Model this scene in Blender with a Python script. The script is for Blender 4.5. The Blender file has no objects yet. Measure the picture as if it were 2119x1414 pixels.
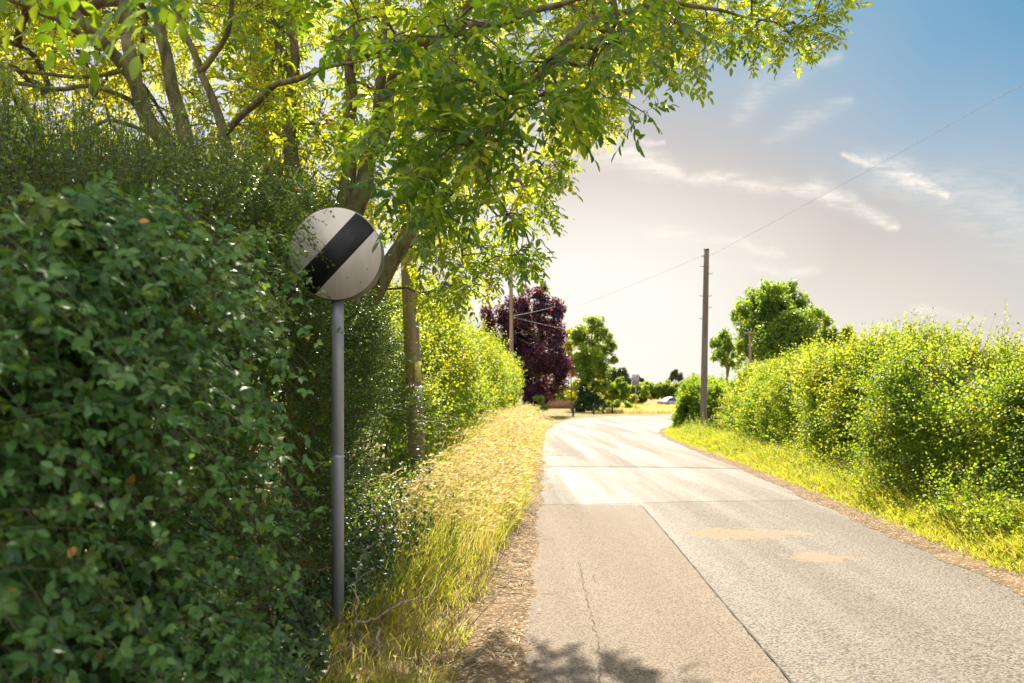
import bpy, math
import numpy as np

R = math.radians
rng = np.random.default_rng(7)
SC = bpy.context.scene
COL = SC.collection
FPX, EYE, HX, HY = 1650.0, 1.55, 1059.5, 825.0     # lens in photo pixels, eye height, vanishing point

# ------------------------------------------------------------------ camera, sky, sun, exposure
cam_data = bpy.data.cameras.new("camera")
cam_data.sensor_width = 36.0
cam_data.lens = 36.0 * FPX / 2119.0
cam_data.shift_y = (HY - 707.0) / 2119.0
cam_data.clip_start, cam_data.clip_end = 0.1, 6000.0
cam_data.dof.use_dof = True
cam_data.dof.focus_distance = 5.6
cam_data.dof.aperture_fstop = 3.0
cam = bpy.data.objects.new("camera", cam_data)
cam.location = (0, 0, EYE)
cam.rotation_euler = (R(90), 0, 0)
COL.objects.link(cam)
SC.camera = cam

SUN_AZ, SUN_EL = 3.0, 42.0        # degrees right of straight ahead (+Y), above the horizon
SKY_STRENGTH, SUN_STRENGTH, EXPOSURE = 0.055, 5.0, 1.62

sun_data = bpy.data.lights.new("sun", 'SUN')
sun_data.energy = SUN_STRENGTH
sun_data.angle = R(0.55)
sun_data.color = (1.0, 0.9, 0.74)
sun = bpy.data.objects.new("sun", sun_data)
sun.rotation_euler = (R(90 - SUN_EL), 0, R(180 - SUN_AZ))
COL.objects.link(sun)
sun.location = (10, 60, 60)

SC.view_settings.view_transform = 'Standard'
SC.view_settings.look = 'None'
SC.view_settings.gamma = 1.0
SC.view_settings.use_curve_mapping = False
SC.view_settings.exposure = EXPOSURE
SC.cycles.max_bounces = 8
SC.cycles.diffuse_bounces = 4
SC.cycles.glossy_bounces = 2
SC.cycles.transmission_bounces = 6
SC.cycles.sample_clamp_indirect = 6.0
SC.cycles.use_denoising = True


class NG:
    """small helper to wire shader nodes"""
    def __init__(self, tree):
        self.t = tree
        self.n = tree.nodes
        self.l = tree.links

    def node(self, typ, **kw):
        n = self.n.new(typ)
        for k, v in kw.items():
            setattr(n, k, v)
        return n

    def put(self, sock, v):
        if isinstance(v, bpy.types.NodeSocket):
            self.l.new(v, sock)
        else:
            sock.default_value = v

    def math(self, op, a, b=0.0, c=None, clamp=False):
        n = self.node('ShaderNodeMath', operation=op, use_clamp=clamp)
        self.put(n.inputs[0], a)
        self.put(n.inputs[1], b)
        if c is not None:
            self.put(n.inputs[2], c)
        return n.outputs[0]

    def mapr(self, v, a, b, c=0.0, d=1.0, smooth=True):
        n = self.node('ShaderNodeMapRange', interpolation_type='SMOOTHSTEP' if smooth else 'LINEAR')
        for i, x in enumerate((v, a, b, c, d)):
            self.put(n.inputs[i], x)
        return n.outputs[0]

    def mix(self, f, a, b, blend='MIX'):
        n = self.node('ShaderNodeMix', data_type='RGBA', blend_type=blend)
        self.put(n.inputs[0], f)
        for s, v in ((n.inputs[6], a), (n.inputs[7], b)):
            if isinstance(v, tuple):
                v = (*v[:3], 1.0)
            self.put(s, v)
        return n.outputs[2]

    def noise(self, vec, scale, detail=4.0, rough=0.55, dist=0.0):
        n = self.node('ShaderNodeTexNoise')
        if vec is not None:
            self.l.new(vec, n.inputs['Vector'])
        n.inputs['Scale'].default_value = scale
        n.inputs['Detail'].default_value = detail
        n.inputs['Roughness'].default_value = rough
        n.inputs['Distortion'].default_value = dist
        return n.outputs[0], n.outputs[1]

    def ramp(self, v, stops, interp='LINEAR'):
        n = self.node('ShaderNodeValToRGB')
        n.color_ramp.interpolation = interp
        e = n.color_ramp.elements
        while len(e) < len(stops):
            e.new(0.5)
        for q, (p, c) in zip(e, stops):
            q.position = p
            q.color = (*c, 1.0)
        self.l.new(v, n.inputs[0])
        return n.outputs[0]


# --- sky: Nishita daylight with a thin veil of high cloud and cirrus streaks, all by direction
world = bpy.data.worlds.new("World")
SC.world = world
world.use_nodes = True
W = NG(world.node_tree)
W.n.clear()
sky = W.node('ShaderNodeTexSky', sky_type='NISHITA', sun_disc=False)
sky.sun_elevation = R(SUN_EL)
sky.sun_rotation = R(SUN_AZ)
sky.altitude = 50
sky.air_density = 1.0
sky.dust_density = 0.6
sky.ozone_density = 4.0
tc = W.node('ShaderNodeTexCoord')
sep = W.node('ShaderNodeSeparateXYZ')
W.l.new(tc.outputs['Generated'], sep.inputs[0])
yy = W.math('MAXIMUM', sep.outputs[1], 0.12)
gx = W.math('DIVIDE', sep.outputs[0], yy)       # tangent-plane coordinates of the sky ahead
gz = W.math('DIVIDE', sep.outputs[2], yy)
comb = W.node('ShaderNodeCombineXYZ')
W.put(comb.inputs[0], gx)
W.put(comb.inputs[1], gz)
gvec = comb.outputs[0]
nw, nwc = W.noise(gvec, 13.0, 7.0, 0.68)
sw = W.node('ShaderNodeSeparateColor')
W.l.new(nwc, sw.inputs[0])
wx = W.math('MULTIPLY_ADD', W.math('SUBTRACT', sw.outputs[0], 0.5), 0.038, gx)
wz = W.math('MULTIPLY_ADD', W.math('SUBTRACT', sw.outputs[1], 0.5), 0.038, gz)


def streak(pts, amp):
    """soft cirrus streak along pts = [(photo x, photo y, half width)]"""
    tot = None
    for (x0, y0, w0), (x1, y1, w1) in zip(pts[:-1], pts[1:]):
        ax, az, bx, bz = (x0 - HX) / FPX, (HY - y0) / FPX, (x1 - HX) / FPX, (HY - y1) / FPX
        dx, dz = bx - ax, bz - az
        L2 = dx * dx + dz * dz
        px = W.math('SUBTRACT', wx, ax)
        pz = W.math('SUBTRACT', wz, az)
        dot = W.math('ADD', W.math('MULTIPLY', px, dx / L2), W.math('MULTIPLY', pz, dz / L2), clamp=True)
        qx = W.math('MULTIPLY_ADD', dot, -dx, px)
        qz = W.math('MULTIPLY_ADD', dot, -dz, pz)
        d2 = W.math('ADD', W.math('MULTIPLY', qx, qx), W.math('MULTIPLY', qz, qz))
        w = W.math('MULTIPLY_ADD', dot, 1.9 * (w1 - w0) / FPX, 1.9 * w0 / FPX)
        g = W.math('EXPONENT', W.math('MULTIPLY', W.math('DIVIDE', d2, W.math('MULTIPLY', w, w)), -1.0))
        tot = g if tot is None else W.math('MAXIMUM', tot, g)
    return W.math('MULTIPLY', tot, amp)


STREAKS = [
    ([(1130, 268, 22), (1215, 292, 20), (1300, 318, 17), (1400, 358, 9)], 1.0),
    ([(1215, 282, 8), (1370, 290, 3)], 0.8),
    ([(1400, 358, 5), (1480, 375, 8), (1590, 384, 9), (1690, 398, 11), (1760, 425, 10), (1850, 465, 5)], 0.75),
    ([(1745, 325, 4), (1830, 350, 9), (1890, 378, 12), (1950, 405, 6)], 1.0),
    ([(1790, 345, 18), (1950, 395, 34), (2140, 460, 48)], 0.38),
    ([(1530, 245, 8), (1570, 185, 16), (1650, 148, 12), (1740, 118, 6)], 0.33),
    ([(1590, 288, 6), (1660, 248, 13), (1760, 210, 8)], 0.28),
    ([(1340, 482, 8), (1460, 497, 9), (1610, 520, 5)], 0.55),
    ([(1480, 552, 6), (1690, 557, 5)], 0.45),
    ([(1890, 638, 5), (2020, 655, 6)], 0.4),
    ([(2080, 405, 4), (2180, 415, 4)], 0.4),
]
cl = None
for pts, amp in STREAKS:
    s = streak(pts, amp)
    cl = s if cl is None else W.math('MAXIMUM', cl, s)
mapn = W.node('ShaderNodeMapping')
mapn.inputs['Scale'].default_value = (9.0, 26.0, 1.0)
mapn.inputs['Rotation'].default_value = (0, 0, R(18))
W.l.new(gvec, mapn.inputs[0])
wisp, _ = W.noise(mapn.outputs[0], 1.6, 7.0, 0.62, 0.6)
cl = W.math('MULTIPLY', W.math('POWER', cl, 1.15), W.mapr(wisp, 0.22, 0.66))
mapf = W.node('ShaderNodeMapping')
mapf.inputs['Scale'].default_value = (10.0, 60.0, 1.0)
mapf.inputs['Rotation'].default_value = (0, 0, R(24))
W.l.new(gvec, mapf.inputs[0])
fib, _ = W.noise(mapf.outputs[0], 2.2, 8.0, 0.7, 1.2)
cl = W.math('MULTIPLY', cl, W.mapr(fib, 0.30, 0.62, 0.35, 1.1))
# veil of thin cloud: strong low down and ahead, thin to the right and higher up
big, _ = W.noise(gvec, 2.3, 4.0, 0.5, 0.4)
rad = W.math('SQRT', W.math('ADD', W.math('POWER', W.math('MULTIPLY', W.math('SUBTRACT', gx, 0.08), 0.75), 2.0),
                            W.math('POWER', W.math('MULTIPLY', W.math('SUBTRACT', gz, 0.10), 1.35), 2.0)))
ahead = W.mapr(sep.outputs[1], 0.1, 0.6)
wob = W.math('MULTIPLY', W.math('SUBTRACT', big, 0.5), 0.30)
# distance to the right of the sun's side of the sky, wobbled by the veil's own patchiness
side = W.math('ADD', W.math('MULTIPLY_ADD', gz, 1.3, W.math('MULTIPLY', gx, 0.55)), wob)
veil = W.mapr(side, 0.42, 1.0, 1.0, 0.0)
glow = W.mapr(W.math('ADD', rad, W.math('MULTIPLY', wob, 0.25)), 0.07, 0.34, 1.0, 0.0)
lowglow = W.math('MULTIPLY', W.mapr(W.math('MULTIPLY_ADD', wob, 0.15, gz), 0.05, 0.25, 1.0, 0.0), W.mapr(gx, 0.1, 0.75, 1.0, 0.25))
glow = W.math('MAXIMUM', glow, lowglow)
upper = W.mapr(gz, 0.22, 0.46)
veil_col = W.mix(upper, (4.3, 3.65, 3.2), (3.4, 3.3, 3.38))
veil_col = W.mix(W.mapr(gx, -0.12, 0.06, 1.0, 0.0), veil_col, (5.0, 5.1, 5.4))
veil_col = W.mix(glow, veil_col, (6.3, 5.9, 5.35))
sunrad = W.math('SQRT', W.math('ADD', W.math('POWER', W.math('SUBTRACT', gx, 0.07), 2.0), W.math('POWER', W.math('SUBTRACT', gz, 0.9), 2.0)))
veil_col = W.mix(W.mapr(sunrad, 0.05, 0.4, 1.0, 0.0), veil_col, (11.0, 10.2, 9.0))
blue = W.mix(1.0, sky.outputs[0], (0.35, 0.545, 0.52), 'MULTIPLY')
clear = W.mix(ahead, W.mix(1.0, sky.outputs[0], (0.62, 0.72, 0.85), 'MULTIPLY'), blue)
# bright unseen cloud added behind the viewer to fill light on hedge and sign
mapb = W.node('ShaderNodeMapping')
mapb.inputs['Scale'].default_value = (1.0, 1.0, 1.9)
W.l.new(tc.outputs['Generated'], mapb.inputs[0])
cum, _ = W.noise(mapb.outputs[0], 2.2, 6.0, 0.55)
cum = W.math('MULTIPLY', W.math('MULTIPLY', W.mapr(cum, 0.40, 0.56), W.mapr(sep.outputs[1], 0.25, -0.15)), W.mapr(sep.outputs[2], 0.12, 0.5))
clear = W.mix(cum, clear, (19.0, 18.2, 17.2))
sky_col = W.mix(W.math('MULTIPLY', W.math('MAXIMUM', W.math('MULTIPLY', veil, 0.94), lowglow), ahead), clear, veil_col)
sky_col = W.mix(W.math('MULTIPLY', cl, ahead), sky_col, (6.7, 6.2, 5.5))
bg = W.node('ShaderNodeBackground')
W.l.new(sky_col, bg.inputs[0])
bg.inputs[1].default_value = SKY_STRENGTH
wo = W.node('ShaderNodeOutputWorld')
W.l.new(bg.outputs[0], wo.inputs[0])


# ------------------------------------------------------------------ helpers
def at(px, py, Y):
    """photo pixel at depth Y -> point"""
    return np.array(((px - HX) / FPX * Y, Y, EYE + (HY - py) / FPX * Y))


def at_many(px, py, Y):
    return np.stack(((px - HX) / FPX * Y, Y, EYE + (HY - py) / FPX * Y), -1)


def unit(v):
    return v / np.maximum(np.linalg.norm(v, axis=-1, keepdims=True), 1e-9)


def vnoise(P, seed=0):
    """value noise in 0..1, P (n,3)"""
    P = np.asarray(P, float)
    i = np.floor(P).astype(np.int64)
    f = P - i
    f = f * f * (3 - 2 * f)
    out = np.zeros(len(P))
    for dx in (0, 1):
        for dy in (0, 1):
            for dz in (0, 1):
                h = ((i[:, 0] + dx) * 374761393 + (i[:, 1] + dy) * 668265263 + (i[:, 2] + dz) * 2147483647 + seed * 974634777) & 0xFFFFFFFF
                h = ((h ^ (h >> 13)) * 1274126177) & 0xFFFFFFFF
                h = (h ^ (h >> 16)) & 0xFFFF
                w = (f[:, 0] if dx else 1 - f[:, 0]) * (f[:, 1] if dy else 1 - f[:, 1]) * (f[:, 2] if dz else 1 - f[:, 2])
                out += w * h / 65535.0
    return out


class Geo:
    """collects faces, builds ONE mesh object"""
    def __init__(self):
        self.v, self.f, self.a, self.n = [], [], [], 0

    def add(self, V, faces, val=None):
        """V (n,k,3) copies of a template, faces: list of index tuples"""
        V = np.asarray(V, float)
        if V.ndim == 2:
            V = V[None]
        n, k, _ = V.shape
        if n == 0:
            return
        base = self.n + np.arange(n)[:, None] * k
        self.v.append(V.reshape(-1, 3))
        for f in faces:
            self.f.append(base + np.array(f)[None, :])
            self.a.append(np.full(n, 0.5) if val is None else np.broadcast_to(np.asarray(val, float), (n,)))
        self.n += n * k

    def tube(self, P, rad, sides=5, cap=False, val=0.5):
        P = np.asarray(P, float)
        m = len(P)
        rad = np.broadcast_to(np.asarray(rad, float), (m,))
        T = unit(np.gradient(P, axis=0))
        ref = np.array((0.0, 0.0, 1.0)) if abs(T[:, 2]).mean() < 0.8 else np.array((1.0, 0.0, 0.0))
        A = unit(np.cross(T, ref))
        B = np.cross(T, A)
        ang = np.arange(sides) * 2 * math.pi / sides
        ring = P[:, None] + rad[:, None, None] * (np.cos(ang)[None, :, None] * A[:, None] + np.sin(ang)[None, :, None] * B[:, None])
        b = self.n
        self.v.append(ring.reshape(-1, 3))
        i = np.arange(m - 1)[:, None] * sides
        j = np.arange(sides)[None, :]
        q = np.stack((b + i + j, b + i + (j + 1) % sides, b + i + sides + (j + 1) % sides, b + i + sides + j), -1).reshape(-1, 4)
        self.f.append(q)
        self.a.append(np.full(len(q), val))
        self.n += m * sides
        if cap:
            for r, rev in ((0, False), (m - 1, True)):
                idx = b + r * sides + np.arange(sides)
                self.f.append((idx if rev else idx[::-1])[None])
                self.a.append(np.full(1, val))

    def box(self, lo, hi, rot=0.0, origin=(0, 0, 0)):
        (x0, y0, z0), (x1, y1, z1) = lo, hi
        V = np.array([(x0, y0, z0), (x1, y0, z0), (x1, y1, z0), (x0, y1, z0), (x0, y0, z1), (x1, y0, z1), (x1, y1, z1), (x0, y1, z1)], float)
        c, s = math.cos(rot), math.sin(rot)
        V = np.stack((V[:, 0] * c - V[:, 1] * s, V[:, 0] * s + V[:, 1] * c, V[:, 2]), -1) + np.array(origin, float)
        self.add(V, [(0, 3, 2, 1), (4, 5, 6, 7), (0, 1, 5, 4), (1, 2, 6, 5), (2, 3, 7, 6), (3, 0, 4, 7)])

    def lathe(self, prof, sides=24, origin=(0, 0, 0), axis='z'):
        """prof [(r, h)] revolved about z (or -y: h grows towards the viewer)"""
        prof = np.array(prof, float)
        ang = np.arange(sides) * 2 * math.pi / sides
        c, s = np.cos(ang), np.sin(ang)
        if axis == 'z':
            V = np.stack((prof[:, :1] * c, prof[:, :1] * s, np.repeat(prof[:, 1:], sides, 1)), -1)
        else:
            V = np.stack((prof[:, :1] * c, -np.repeat(prof[:, 1:], sides, 1), prof[:, :1] * s), -1)
        V = V.reshape(-1, 3) + np.array(origin, float)
        faces = []
        for i in range(len(prof) - 1):
            for j in range(sides):
                k = (j + 1) % sides
                faces.append((i * sides + j, i * sides + k, (i + 1) * sides + k, (i + 1) * sides + j))
        faces.append(tuple(range(sides))[::-1])
        faces.append(tuple((len(prof) - 1) * sides + j for j in range(sides)))
        self.add(V, faces)

    def build(self, name, mat, parent=None, smooth=False):
        me = bpy.data.meshes.new(name)
        if self.n:
            V = np.concatenate(self.v).astype(np.float32)
            loops = np.concatenate([f.ravel() for f in self.f]).astype(np.int32)
            size = np.concatenate([np.full(len(f), f.shape[1]) for f in self.f])
            start = np.concatenate(([0], np.cumsum(size)[:-1])).astype(np.int32)
            me.vertices.add(len(V))
            me.vertices.foreach_set('co', V.ravel())
            me.loops.add(len(loops))
            me.loops.foreach_set('vertex_index', loops)
            me.polygons.add(len(size))
            me.polygons.foreach_set('loop_start', start)
            me.update(calc_edges=True)
            at_ = me.attributes.new('tint', 'FLOAT', 'FACE')
            at_.data.foreach_set('value', np.concatenate(self.a).astype(np.float32))
            if smooth:
                me.polygons.foreach_set('use_smooth', np.ones(len(size), bool))
        me.materials.append(mat)
        o = bpy.data.objects.new(name, me)
        COL.objects.link(o)
        if parent is not None:
            o.parent = parent
            o.matrix_parent_inverse = parent.matrix_basis.inverted()
        return o


def tag(o, label=None, cat=None, group=None, kind=None):
    for k, v in (('label', label), ('category', cat), ('group', group), ('kind', kind)):
        if v:
            o[k] = v
    return o


def thing(name, loc, label, cat, group=None):
    o = bpy.data.objects.new(name, None)
    o.empty_display_size = 0.2
    o.location = tuple(float(q) for q in loc)
    COL.objects.link(o)
    return tag(o, label, cat, group)


# ------------------------------------------------------------------ materials
def new_mat(name):
    m = bpy.data.materials.new(name)
    m.use_nodes = True
    g = NG(m.node_tree)
    g.n.clear()
    out = g.node('ShaderNodeOutputMaterial')
    return m, g, out


def leaf_mat(name, stops, trans, tfac=0.45, rough=0.42, spec=0.45):
    """stops: ramp of reflected colour over per-leaf tint; trans: ramp of light let through"""
    m, g, out = new_mat(name)
    a = g.node('ShaderNodeAttribute', attribute_name='tint')
    col = g.ramp(a.outputs['Fac'], stops)
    tcol = g.ramp(a.outputs['Fac'], trans)
    p = g.node('ShaderNodeBsdfPrincipled')
    g.put(p.inputs['Base Color'], col)
    p.inputs['Roughness'].default_value = rough
    p.inputs['Specular IOR Level'].default_value = spec
    t = g.node('ShaderNodeBsdfTranslucent')
    g.put(t.inputs[0], tcol)
    mx = g.node('ShaderNodeMixShader')
    mx.inputs[0].default_value = tfac
    g.l.new(p.outputs[0], mx.inputs[1])
    g.l.new(t.outputs[0], mx.inputs[2])
    g.l.new(mx.outputs[0], out.inputs[0])
    return m


def plain_mat(name, col, rough=0.6, metal=0.0, spec=0.4, var=0.15, scale=6.0, bump=0.0, bscale=40.0, stretch=(1, 1, 1), col2=None):
    m, g, out = new_mat(name)
    tcn = g.node('ShaderNodeTexCoord')
    mp = g.node('ShaderNodeMapping')
    mp.inputs['Scale'].default_value = stretch
    g.l.new(tcn.outputs['Object'], mp.inputs[0])
    n, _ = g.noise(mp.outputs[0], scale, 6.0, 0.6)
    c2 = col2 if col2 else tuple(c * (1 - 2.2 * var) for c in col)
    c = g.mix(g.mapr(n, 0.35, 0.7), col, c2)
    p = g.node('ShaderNodeBsdfPrincipled')
    g.put(p.inputs['Base Color'], c)
    g.put(p.inputs['Roughness'], g.mapr(n, 0.3, 0.7, rough * 0.85, min(1, rough * 1.15)))
    p.inputs['Metallic'].default_value = metal
    p.inputs['Specular IOR Level'].default_value = spec
    if bump:
        nb, _ = g.noise(mp.outputs[0], bscale, 5.0, 0.65)
        b = g.node('ShaderNodeBump')
        b.inputs['Strength'].default_value = bump
        b.inputs['Distance'].default_value = 0.02
        g.l.new(nb, b.inputs['Height'])
        g.l.new(b.outputs[0], p.inputs['Normal'])
    g.l.new(p.outputs[0], out.inputs[0])
    return m


M = {}
M['ash_leaf'] = leaf_mat('ash_leaf', [(0.0, (0.024, 0.07, 0.018)), (0.5, (0.05, 0.12, 0.02)), (0.93, (0.11, 0.17, 0.024)), (1.0, (0.2, 0.12, 0.03))],
                         [(0.0, (0.22, 0.40, 0.014)), (0.5, (0.56, 0.70, 0.02)), (0.93, (0.88, 0.82, 0.03)), (1.0, (0.6, 0.34, 0.04))], 0.5, 0.34)
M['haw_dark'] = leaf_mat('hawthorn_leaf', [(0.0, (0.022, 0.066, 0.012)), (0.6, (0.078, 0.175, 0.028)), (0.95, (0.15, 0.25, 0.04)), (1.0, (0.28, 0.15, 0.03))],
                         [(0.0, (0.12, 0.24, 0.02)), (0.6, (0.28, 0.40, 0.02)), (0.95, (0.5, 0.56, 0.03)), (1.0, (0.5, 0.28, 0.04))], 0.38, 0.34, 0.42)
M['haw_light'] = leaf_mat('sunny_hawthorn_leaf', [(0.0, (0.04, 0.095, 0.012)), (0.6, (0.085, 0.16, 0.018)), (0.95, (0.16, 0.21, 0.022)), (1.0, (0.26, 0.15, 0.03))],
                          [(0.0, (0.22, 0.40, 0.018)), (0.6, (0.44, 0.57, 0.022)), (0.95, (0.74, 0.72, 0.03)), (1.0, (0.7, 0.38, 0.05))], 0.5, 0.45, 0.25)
M['bramble'] = leaf_mat('bramble_leaf', [(0.0, (0.03, 0.085, 0.02)), (0.6, (0.095, 0.215, 0.045)), (0.96, (0.16, 0.24, 0.05)), (1.0, (0.45, 0.22, 0.03))],
                        [(0.0, (0.12, 0.25, 0.03)), (0.6, (0.26, 0.38, 0.03)), (0.96, (0.42, 0.5, 0.04)), (1.0, (0.6, 0.3, 0.03))], 0.32, 0.38, 0.4)
M['ivy'] = leaf_mat('ivy_leaf', [(0.0, (0.018, 0.045, 0.018)), (0.6, (0.035, 0.075, 0.022)), (1.0, (0.07, 0.11, 0.03))],
                    [(0.0, (0.08, 0.16, 0.02)), (1.0, (0.25, 0.35, 0.03))], 0.25, 0.42, 0.3)
M['purple'] = leaf_mat('purple_leaf', [(0.0, (0.034, 0.022, 0.046)), (0.6, (0.07, 0.032, 0.055)), (1.0, (0.10, 0.04, 0.04))],
                       [(0.0, (0.05, 0.018, 0.05)), (0.6, (0.20, 0.04, 0.06)), (1.0, (0.85, 0.22, 0.06))], 0.4, 0.5, 0.25)
M['tree_green'] = leaf_mat('tree_leaf', [(0.0, (0.045, 0.095, 0.022)), (0.5, (0.08, 0.145, 0.028)), (1.0, (0.13, 0.19, 0.035))],
                           [(0.0, (0.28, 0.44, 0.03)), (0.5, (0.48, 0.6, 0.03)), (1.0, (0.7, 0.72, 0.04))], 0.5, 0.42)
M['tree_yellow'] = leaf_mat('yellow_tree_leaf', [(0.0, (0.10, 0.14, 0.02)), (1.0, (0.2, 0.2, 0.03))],
                            [(0.0, (0.5, 0.5, 0.02)), (1.0, (0.8, 0.68, 0.04))], 0.5, 0.42)
M['tree_far'] = leaf_mat('far_tree_leaf', [(0.0, (0.08, 0.11, 0.06)), (1.0, (0.13, 0.16, 0.08))],
                         [(0.0, (0.12, 0.18, 0.05)), (1.0, (0.25, 0.3, 0.08))], 0.3, 0.5)
M['grass'] = leaf_mat('grass_blade', [(0.0, (0.06, 0.11, 0.02)), (0.45, (0.12, 0.16, 0.03)), (0.6, (0.24, 0.19, 0.05)), (1.0, (0.42, 0.34, 0.17))],
                      [(0.0, (0.34, 0.46, 0.02)), (0.45, (0.58, 0.58, 0.03)), (0.6, (0.62, 0.46, 0.05)), (1.0, (0.82, 0.65, 0.34))], 0.45, 0.45, 0.35)
M['bark'] = plain_mat('ash_bark', (0.21, 0.175, 0.075), 0.85, var=0.3, scale=13.0, bump=1.0, bscale=34.0, stretch=(1, 1, 0.4))
M['twig'] = plain_mat('twig_bark', (0.13, 0.085, 0.05), 0.8, var=0.2, scale=12.0)
M['cane'] = plain_mat('green_cane', (0.07, 0.10, 0.03), 0.6, var=0.2, scale=6.0, col2=(0.08, 0.05, 0.03))
M['deadwood'] = plain_mat('dead_wood', (0.36, 0.29, 0.21), 0.85, var=0.25, scale=14.0, bump=0.4, bscale=60.0)
M['dead_stem'] = plain_mat('dead_stem', (0.26, 0.14, 0.07), 0.8, var=0.2, scale=5.0)
M['straw'] = plain_mat('dry_straw', (0.5, 0.37, 0.2), 0.8, var=0.2, scale=5.0)


def road_mat(name, c_stone, c_gap, rough_lo, rough_hi, scale, bump, stains=False, spec=0.5):
    m, g, out = new_mat(name)
    tcn = g.node('ShaderNodeTexCoord')
    ob = tcn.outputs['Object']
    vor = g.node('ShaderNodeTexVoronoi', feature='F1')
    g.l.new(ob, vor.inputs['Vector'])
    vor.inputs['Scale'].default_value = scale
    vor.inputs['Randomness'].default_value = 1.0
    sc = g.node('ShaderNodeSeparateColor')
    g.l.new(vor.outputs['Color'], sc.inputs[0])
    fine, _ = g.noise(ob, scale * 1.7, 3.0, 0.7)
    big, _ = g.noise(ob, 0.55, 5.0, 0.6)
    mp = g.node('ShaderNodeMapping')
    mp.inputs['Scale'].default_value = (1.3, 0.06, 1.0)
    g.l.new(ob, mp.inputs[0])
    track, _ = g.noise(mp.outputs[0], 1.0, 4.0, 0.55)
    c = g.mix(sc.outputs[0], tuple(q * 0.72 for q in c_stone), tuple(min(1, q * 1.25) for q in c_stone))
    gap = g.mapr(vor.outputs['Distance'], 0.42, 0.8)
    c = g.mix(g.math('MULTIPLY', gap, 0.8), c, c_gap)
    c = g.mix(g.math('MULTIPLY', g.mapr(fine, 0.35, 0.72), 0.4), c, c_gap)
    c = g.mix(g.math('MULTIPLY', g.mapr(big, 0.42, 0.7), 0.35), c, tuple(q * 0.62 for q in c_stone))
    p = g.node('ShaderNodeBsdfPrincipled')
    rr = g.mapr(track, 0.36, 0.64, rough_lo, rough_hi)
    if stains:
        # two dried mud stains on the lane
        sx = g.node('ShaderNodeSeparateXYZ')
        g.l.new(ob, sx.inputs[0])
        sn, _ = g.noise(ob, 9.0, 8.0, 0.78)
        tot = None
        for (cx, cy, ax, ay) in ((2.52, 9.05, 0.55, 0.34), (2.98, 7.72, 0.36, 0.22), (3.1, 9.1, 0.34, 0.16)):
            d = g.math('ADD', g.math('POWER', g.math('DIVIDE', g.math('SUBTRACT', sx.outputs[0], cx), ax), 2.0),
                       g.math('POWER', g.math('DIVIDE', g.math('SUBTRACT', sx.outputs[1], cy), ay), 2.0))
            d = g.math('ADD', d, g.math('MULTIPLY', g.math('SUBTRACT', sn, 0.5), 9.0))
            s = g.mapr(d, 0.5, 1.1, 1.0, 0.0)
            tot = s if tot is None else g.math('MAXIMUM', tot, s)
        c = g.mix(g.math('MULTIPLY', tot, 0.8), c, (0.27, 0.20, 0.125))
        rr = g.math('MAXIMUM', rr, g.math('MULTIPLY', tot, 0.95))
    g.put(p.inputs['Base Color'], c)
    g.put(p.inputs['Roughness'], rr)
    p.inputs['Specular IOR Level'].default_value = spec
    h = g.math('ADD', g.math('MULTIPLY', vor.outputs['Distance'], -1.0), g.math('MULTIPLY', fine, 0.5))
    b = g.node('ShaderNodeBump')
    b.inputs['Strength'].default_value = bump
    b.inputs['Distance'].default_value = 0.006
    g.l.new(h, b.inputs['Height'])
    g.l.new(b.outputs[0], p.inputs['Normal'])
    g.l.new(p.outputs[0], out.inputs[0])
    return m


M['road'] = road_mat('chipped_tarmac', (0.205, 0.177, 0.145), (0.035, 0.03, 0.025), 0.66, 0.84, 58.0, 0.9, stains=True, spec=0.14)
M['patch'] = road_mat('worn_tarmac_patch', (0.22, 0.178, 0.135), (0.065, 0.05, 0.036), 0.85, 0.95, 75.0, 0.45, spec=0.2)
M['patch_small'] = road_mat('grey_tarmac_patch', (0.18, 0.155, 0.125), (0.05, 0.043, 0.036), 0.8, 0.92, 70.0, 0.4, spec=0.3)
M['patch_smooth'] = road_mat('polished_tarmac_patch', (0.19, 0.165, 0.137), (0.04, 0.035, 0.03), 0.62, 0.80, 60.0, 0.8, spec=0.17)


def ground_mat():
    m, g, out = new_mat('dry_soil_and_turf')
    tcn = g.node('ShaderNodeTexCoord')
    ob = tcn.outputs['Object']
    n1, _ = g.noise(ob, 0.35, 5.0, 0.6)
    n2, _ = g.noise(ob, 14.0, 6.0, 0.7)
    n3, _ = g.noise(ob, 1.8, 4.0, 0.6)
    soil = g.mix(g.mapr(n2, 0.35, 0.7), (0.30, 0.20, 0.11), (0.13, 0.085, 0.05))
    turf = g.mix(g.mapr(n3, 0.38, 0.62), (0.12, 0.14, 0.03), (0.34, 0.23, 0.09))
    c = g.mix(g.mapr(n1, 0.42, 0.58), soil, turf)
    sx = g.node('ShaderNodeSeparateXYZ')
    g.l.new(ob, sx.inputs[0])
    far = g.mapr(sx.outputs[1], 34.0, 50.0)
    lawn = g.mix(g.mapr(n3, 0.40, 0.60), (0.25, 0.17, 0.065), (0.09, 0.11, 0.025))
    c = g.mix(far, c, lawn)
    fld = g.mapr(sx.outputs[1], 84.0, 90.0)
    c = g.mix(fld, c, g.mix(n2, (0.24, 0.165, 0.05), (0.19, 0.145, 0.04)))
    p = g.node('ShaderNodeBsdfPrincipled')
    g.put(p.inputs['Base Color'], c)
    p.inputs['Roughness'].default_value = 0.95
    p.inputs['Specular IOR Level'].default_value = 0.15
    b = g.node('ShaderNodeBump')
    b.inputs['Strength'].default_value = 0.8
    b.inputs['Distance'].default_value = 0.03
    g.l.new(n2, b.inputs['Height'])
    g.l.new(b.outputs[0], p.inputs['Normal'])
    g.l.new(p.outputs[0], out.inputs[0])
    return m


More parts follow.
